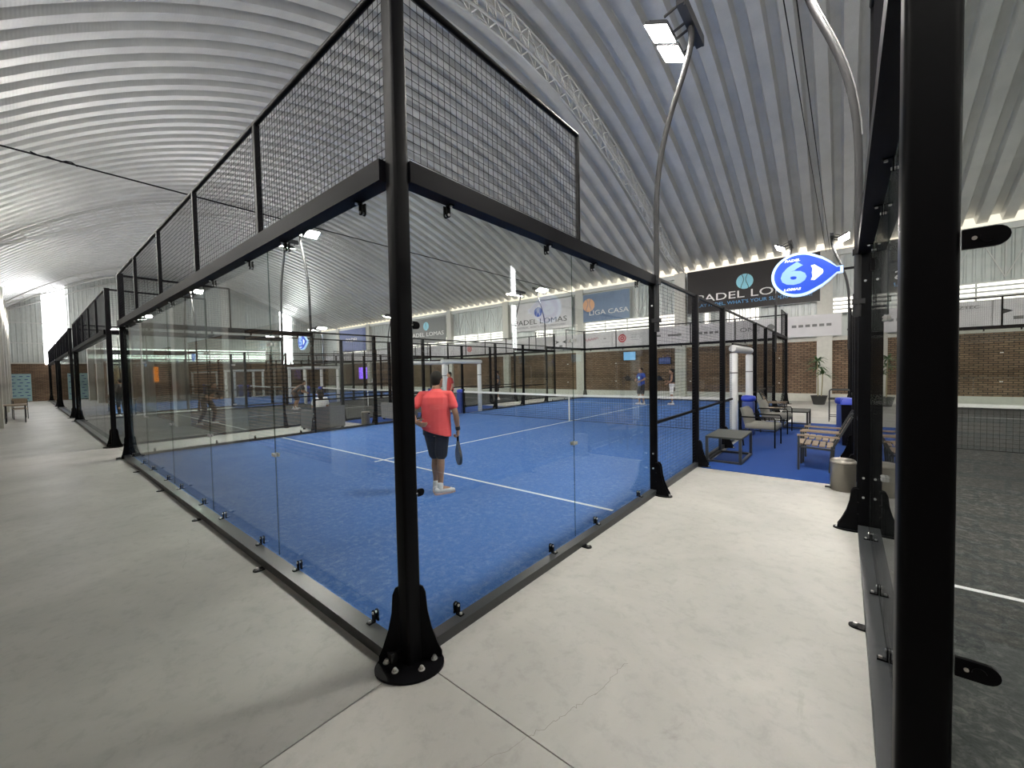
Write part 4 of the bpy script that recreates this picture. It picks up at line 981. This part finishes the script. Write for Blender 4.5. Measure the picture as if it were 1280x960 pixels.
    if not bare: rr += [ring2(lerp(wa, pe, .6), sw*.92*g, .142*g, tilt*.5), ring2(pe+Vector((0, 0, hz)), sw*.93*g, .145*g, tilt)]
    t.loft(rr)
    for s in 'LR':
        e = lerp(J['sh'+s], J['el'+s], sleeve if sleeve <= 1 else 1)
        limb(t, [lerp(J['neck'], J['sh'+s], .42)-Vector((0,0,.045)), lerp(J['neck'], J['sh'+s], .96)-Vector((0,0,.004)), e] if not bare else [lerp(J['sh'+s], ch, .3)+Vector((0,0,.02)), lerp(J['sh'+s], ch, .05)], [.062, .061, .068] if not bare else [.06, .05], 14)
        if sleeve > 1: limb(t, [J['el'+s], J['wr'+s]], [.052, .036])
    obj('shirt', remeshed(t, shirt, voxel*.9), P)
    # shorts / trousers / skirt
    t = MB(); t.loft([ring2(lerp(wa, pe, .45), sw*.80*g, .120*g), ring2(lerp(wa, pe, .75), sw*.86*g, .130*g), ring2(pe, sw*.86*g, .128*g), ring2(pe-Vector((0,0,.10)), sw*.87*g, .130*g)])
    if skirt:
        t = MB(); t.loft([ring2(lerp(wa, pe, .2), sw*.78, .11), ring2(pe, sw*.95, .14), ring2(pe-Vector((0,0,.22)), sw*1.2, .19)])
    else:
        for s in 'LR':
            k, hp, a = J['kn'+s], J['hip'+s], J['an'+s]
            if long_legs: limb(t, [hp, k, lerp(k, a, .92)], [.10, .07, .055], 14)
            else: limb(t, [hp, lerp(hp, k, .5), lerp(hp, k, .86)], [.098*g, .094, .088], 14)
    obj('skirt' if skirt else ('trousers' if long_legs else 'shorts'), remeshed(t, shorts, voxel*.9), P)
    # shoes with socks
    for s in 'LR':
        a = J['an'+s]; td = Vector(J['toe'+s]); td.z = 0; td.normalize(); base = Vector((a.x, a.y, a.z-.09)); t = MB()
        limb(t, [base+td*-.045+Vector((0,0,.05)), base+td*.05+Vector((0,0,.05)), base+td*.15+Vector((0,0,.035)), base+td*.19+Vector((0,0,.032))], [.042, .043, .040, .028], 12)
        limb(t, [base+Vector((0,0,.05)), a+Vector((0,0,.0))], [.042, .043], 12)
        sh = obj('shoe', remeshed(t, shoe, voxel*.8, 3), P)
        sd = td.cross(Vector((0,0,1))); obj('sole', MB().prism([(-.085, -.03), (-.06, -.042), (.06, -.046), (.16, -.044), (.215, -.02), (.215, .02), (.16, .044), (.06, .046), (-.06, .042), (-.085, .03)], base+Vector((0,0,.011)), td, sd*-1, .022).mesh('sole', 'sole'), sh)
        t = MB(); limb(t, [a+Vector((0,0,.0)), a+Vector((0,0,.045))], [.044, .043], 12); obj('sock', remeshed(t, 'whitecloth', voxel*.8, 2), P)
    # hair
    t = MB(); t.ball(h+Vector((0,0,.032))-fwd*.020, (.086, .090, .096), 18, 12)
    t.ball(h-fwd*.045-Vector((0,0,.01)), (.076, .06, .085), 14, 10)
    if hairstyle == 'long': limb(t, [h-fwd*.07, h-fwd*.10-Vector((0,0,.16)), h-fwd*.09-Vector((0,0,.30))], [.075, .075, .045])
    if hairstyle == 'tail': limb(t, [h-fwd*.08+Vector((0,0,.05)), h-fwd*.15, h-fwd*.13-Vector((0,0,.20))], [.035, .04, .02])
    hm = remeshed(t, 'hair', voxel*.9, 2); obj('hair', hm, P)
    for s in (-1, 1): obj('eye', MB().ball(h+fwd*.079+side*s*.033+Vector((0,0,.014)), .011, 8, 6).mesh('eye', 'eye_white'), P)
    return P, J
def make_racket(loc, top_dir, face, label, mat='racket'):
    """teardrop racket: handle at loc, head away along top_dir"""
    u = Vector(top_dir).normalized(); f = Vector(face); f = (f-u*f.dot(u)).normalized(); w = u.cross(f)
    t = thing('padel_racket', label, 'racket', loc, 0, 'padel rackets'); n = 28
    poly = [(.125*math.cos(2*PI*i/n)*(1-.18*max(0, -math.sin(2*PI*i/n))), .325+.135*math.sin(2*PI*i/n)) for i in range(n)]
    obj('head', MB().prism(poly, (0,0,0), w, u, .036).mesh('head', mat), t)
    obj('throat', MB().prism([(-.085, .235), (-.02, .115), (.02, .115), (.085, .235), (.05, .225), (0, .16), (-.05, .225)], (0,0,0), w, u, .03).mesh('throat', mat), t)
    obj('handle', MB().rod(u*-.02, u*.13, .017, 10).mesh('handle', 'black_matt'), t)
    q = MB()
    for i in range(-2, 3):
        for j in range(-2, 3):
            if i*i+j*j < 6: q.rod(w*.04*i+u*(.335+.04*j)-f*.0186, w*.04*i+u*(.335+.04*j)+f*.0186, .0055, 6)
    tag(obj('holes', q.mesh('holes', 'print_grey'), t), kind='stuff'); return t
def world_of(P, v): 
    c, s_ = math.cos(P.rotation_euler.z), math.sin(P.rotation_euler.z); v = Vector(v)*P.scale[0]
    return Vector((c*v.x-s_*v.y+P.location.x, s_*v.x+c*v.y+P.location.y, v.z+P.location.z))
TZ = .0135
# the player in the coral shirt, back to us, left hand at his hip, racket hanging from the right hand
RZ = .62
P1, J1 = person('man in coral red shirt and navy shorts standing on the blue court, back turned', (-2.44, 2.27, TZ), RZ, dict(
    head=(.02, .035, 1.60), neck=(.01, .0, 1.465), look=(.35, .94, 0), chest=(0, -.01, 1.27), shR=(.205, .0, 1.385), elR=(.285, -.03, 1.12), wrR=(.295, .05, .89), hdR=(.02, .12, -1), palmR=(-1, .1, 0),
    shL=(-.205, -.01, 1.385), elL=(-.325, -.11, 1.15), wrL=(-.235, -.19, 1.03), hdL=(.9, -.15, -.35), palmL=(.1, .9, .2),
    hipL=(-.09, .01, .90), hipR=(.085, -.01, .90), knL=(-.05, .10, .49), anL=(-.045, .06, .09), knR=(.055, .0, .50), anR=(.05, -.06, .09), toeL=(-.05, .17, 0), toeR=(.15, .10, 0)),
    'coral', 'navy', voxel=.0075, sc=1.0, hem=(-.07, -.30), girth=1.10, curlR=1.0)
wm = MB(); d = (Vector(J1['wrR'])-Vector(J1['elR'])).normalized(); wm.rod(J1['wrR']-d*.055, J1['wrR']-d*.0, .034, 14); obj('wristband', wm.mesh('wristband', 'blackcloth'), P1)
make_racket(world_of(P1, J1['wrR']+Vector((-.015, .035, -.055))), (.02, .02, -1), (.45, .89, 0), 'black padel racket hanging from the right hand of the man in coral')
# far players on the blue court
P2, J2 = person('far player in royal blue shirt and black shorts on the blue court', (-5.29, 16.87, TZ), 2.6, dict(elL=(-.30, .05, 1.18), wrL=(-.20, .22, 1.10), elR=(.30, .06, 1.18), wrR=(.14, .24, 1.12), knL=(-.14, .06, .49), anL=(-.17, 0, .09), knR=(.14, .06, .49), anR=(.17, -.02, .09)), 'bluecloth', 'blackcloth', 'shoe')
n = 18; obj('chest_print', MB().prism([(.055*math.cos(2*PI*i/n), .055*math.sin(2*PI*i/n)) for i in range(n)], (0, .137, 1.25), (1,0,0), (0,0,1), .012).mesh('disc', 'print_cyan'), P2)
make_racket(world_of(P2, J2['wrR']+Vector((-.03, .05, 0))), (-.8, -.3, .3), (0, 1, 0), 'padel racket held by the far player in royal blue')
P3, J3 = person('far player in black top and white shorts with dark hair on the blue court', (-4.1, 17.46, TZ), 1.9, dict(elL=(-.22, .03, 1.14), wrL=(-.10, .20, 1.02), elR=(.22, .05, 1.14), wrR=(.10, .24, 1.10), look=(0, .9, -.3)), 'blackcloth', 'whitecloth', hairstyle='tail', sc=.96, bare=True, sleeve=.2)
make_racket(world_of(P3, J3['wrR']+Vector((-.02, .05, .02))), (-.5, -.4, .3), (.3, 1, 0), 'padel racket held by the far player in white shorts')
P4, J4 = person('person in dark red shirt almost hidden behind the head of the man in coral', (-10.9, 10.1, .008), 2.7, dict(), 'redcloth', 'blackcloth')
P5, J5 = person('standing player in dark grey shirt behind the white gate frame', (-13.7, 16.3, TZ), 2.2, dict(), 'greycloth', 'blackcloth')
# player bending forward on the dark court, racket in both hands
P6, J6 = person('player in grey shirt and brown shorts bending forward with a racket on the dark court', (-18.85, 7.1, TZ), -.65, dict(head=(.02, .42, 1.30), neck=(0, .34, 1.20), chest=(0, .22, 1.08), waist=(0, .06, .96), pelvis=(0, -.05, .86), look=(.2, .9, -.35),
    shL=(-.18, .30, 1.15), elL=(-.22, .36, .88), wrL=(-.10, .52, .80), shR=(.18, .30, 1.15), elR=(.22, .36, .88), wrR=(.12, .54, .80), hipL=(-.1, -.05, .83), hipR=(.1, -.05, .83), knL=(-.17, .10, .47), knR=(.17, .10, .47), anL=(-.20, -.04, .09), anR=(.20, -.04, .09)), 'greycloth', 'browncloth', long_legs=False)
make_racket(world_of(P6, J6['wrR']+Vector((-.04, .05, 0))), (.75, .45, -.05), (0, .2, 1), 'padel racket in front of the bending player in grey')
# woman seated in the wicker sofa
P7, J7 = person('woman with long dark hair and white shirt seated in the wicker sofa', (-10.68, 4.50, 0), 1.35, dict(head=(0, .06, 1.13), neck=(0, .0, 1.0), chest=(0, -.02, .83), waist=(0, -.02, .62), pelvis=(0, -.02, .52), shL=(-.17, 0, .95), elL=(-.22, .05, .70), wrL=(-.12, .24, .62), shR=(.17, 0, .95), elR=(.22, .05, .70), wrR=(.12, .24, .62),
    hipL=(-.09, .02, .50), hipR=(.09, .02, .50), knL=(-.10, .45, .50), knR=(.10, .45, .50), anL=(-.10, .52, .09), anR=(.10, .52, .09)), 'whitecloth', 'blackcloth', hairstyle='long', long_legs=True, hem=(.02, 0))
# player lunging on the near part of the dark court
P8, J8 = person('player in black crouching low on the near part of the dark court', (-15.5, 2.75, TZ), -1.1, dict(head=(0, .30, 1.38), neck=(0, .24, 1.27), chest=(0, .16, 1.12), waist=(0, .04, .97), pelvis=(0, -.06, .87), look=(0, 1, -.2), shL=(-.18, .20, 1.22), elL=(-.28, .28, .98), wrL=(-.16, .46, .94), shR=(.18, .20, 1.22), elR=(.28, .30, .98), wrR=(.16, .48, .94),
    hipL=(-.1, -.05, .84), hipR=(.1, -.05, .84), knL=(-.16, .14, .48), knR=(.18, .08, .47), anL=(-.18, .02, .09), anR=(.26, -.12, .09)), 'blackcloth', 'blackcloth', long_legs=True)
make_racket(world_of(P8, J8['wrR']+Vector((-.04, .05, 0))), (.6, .3, .4), (0, 1, 0), 'padel racket held by the crouching player in black')
P9, J9 = person('person in black clothes standing between the two left corner posts', (-23.2, 1.4, 0), 2.0, dict(), 'blackcloth', 'blackcloth', long_legs=True, sleeve=1.5)
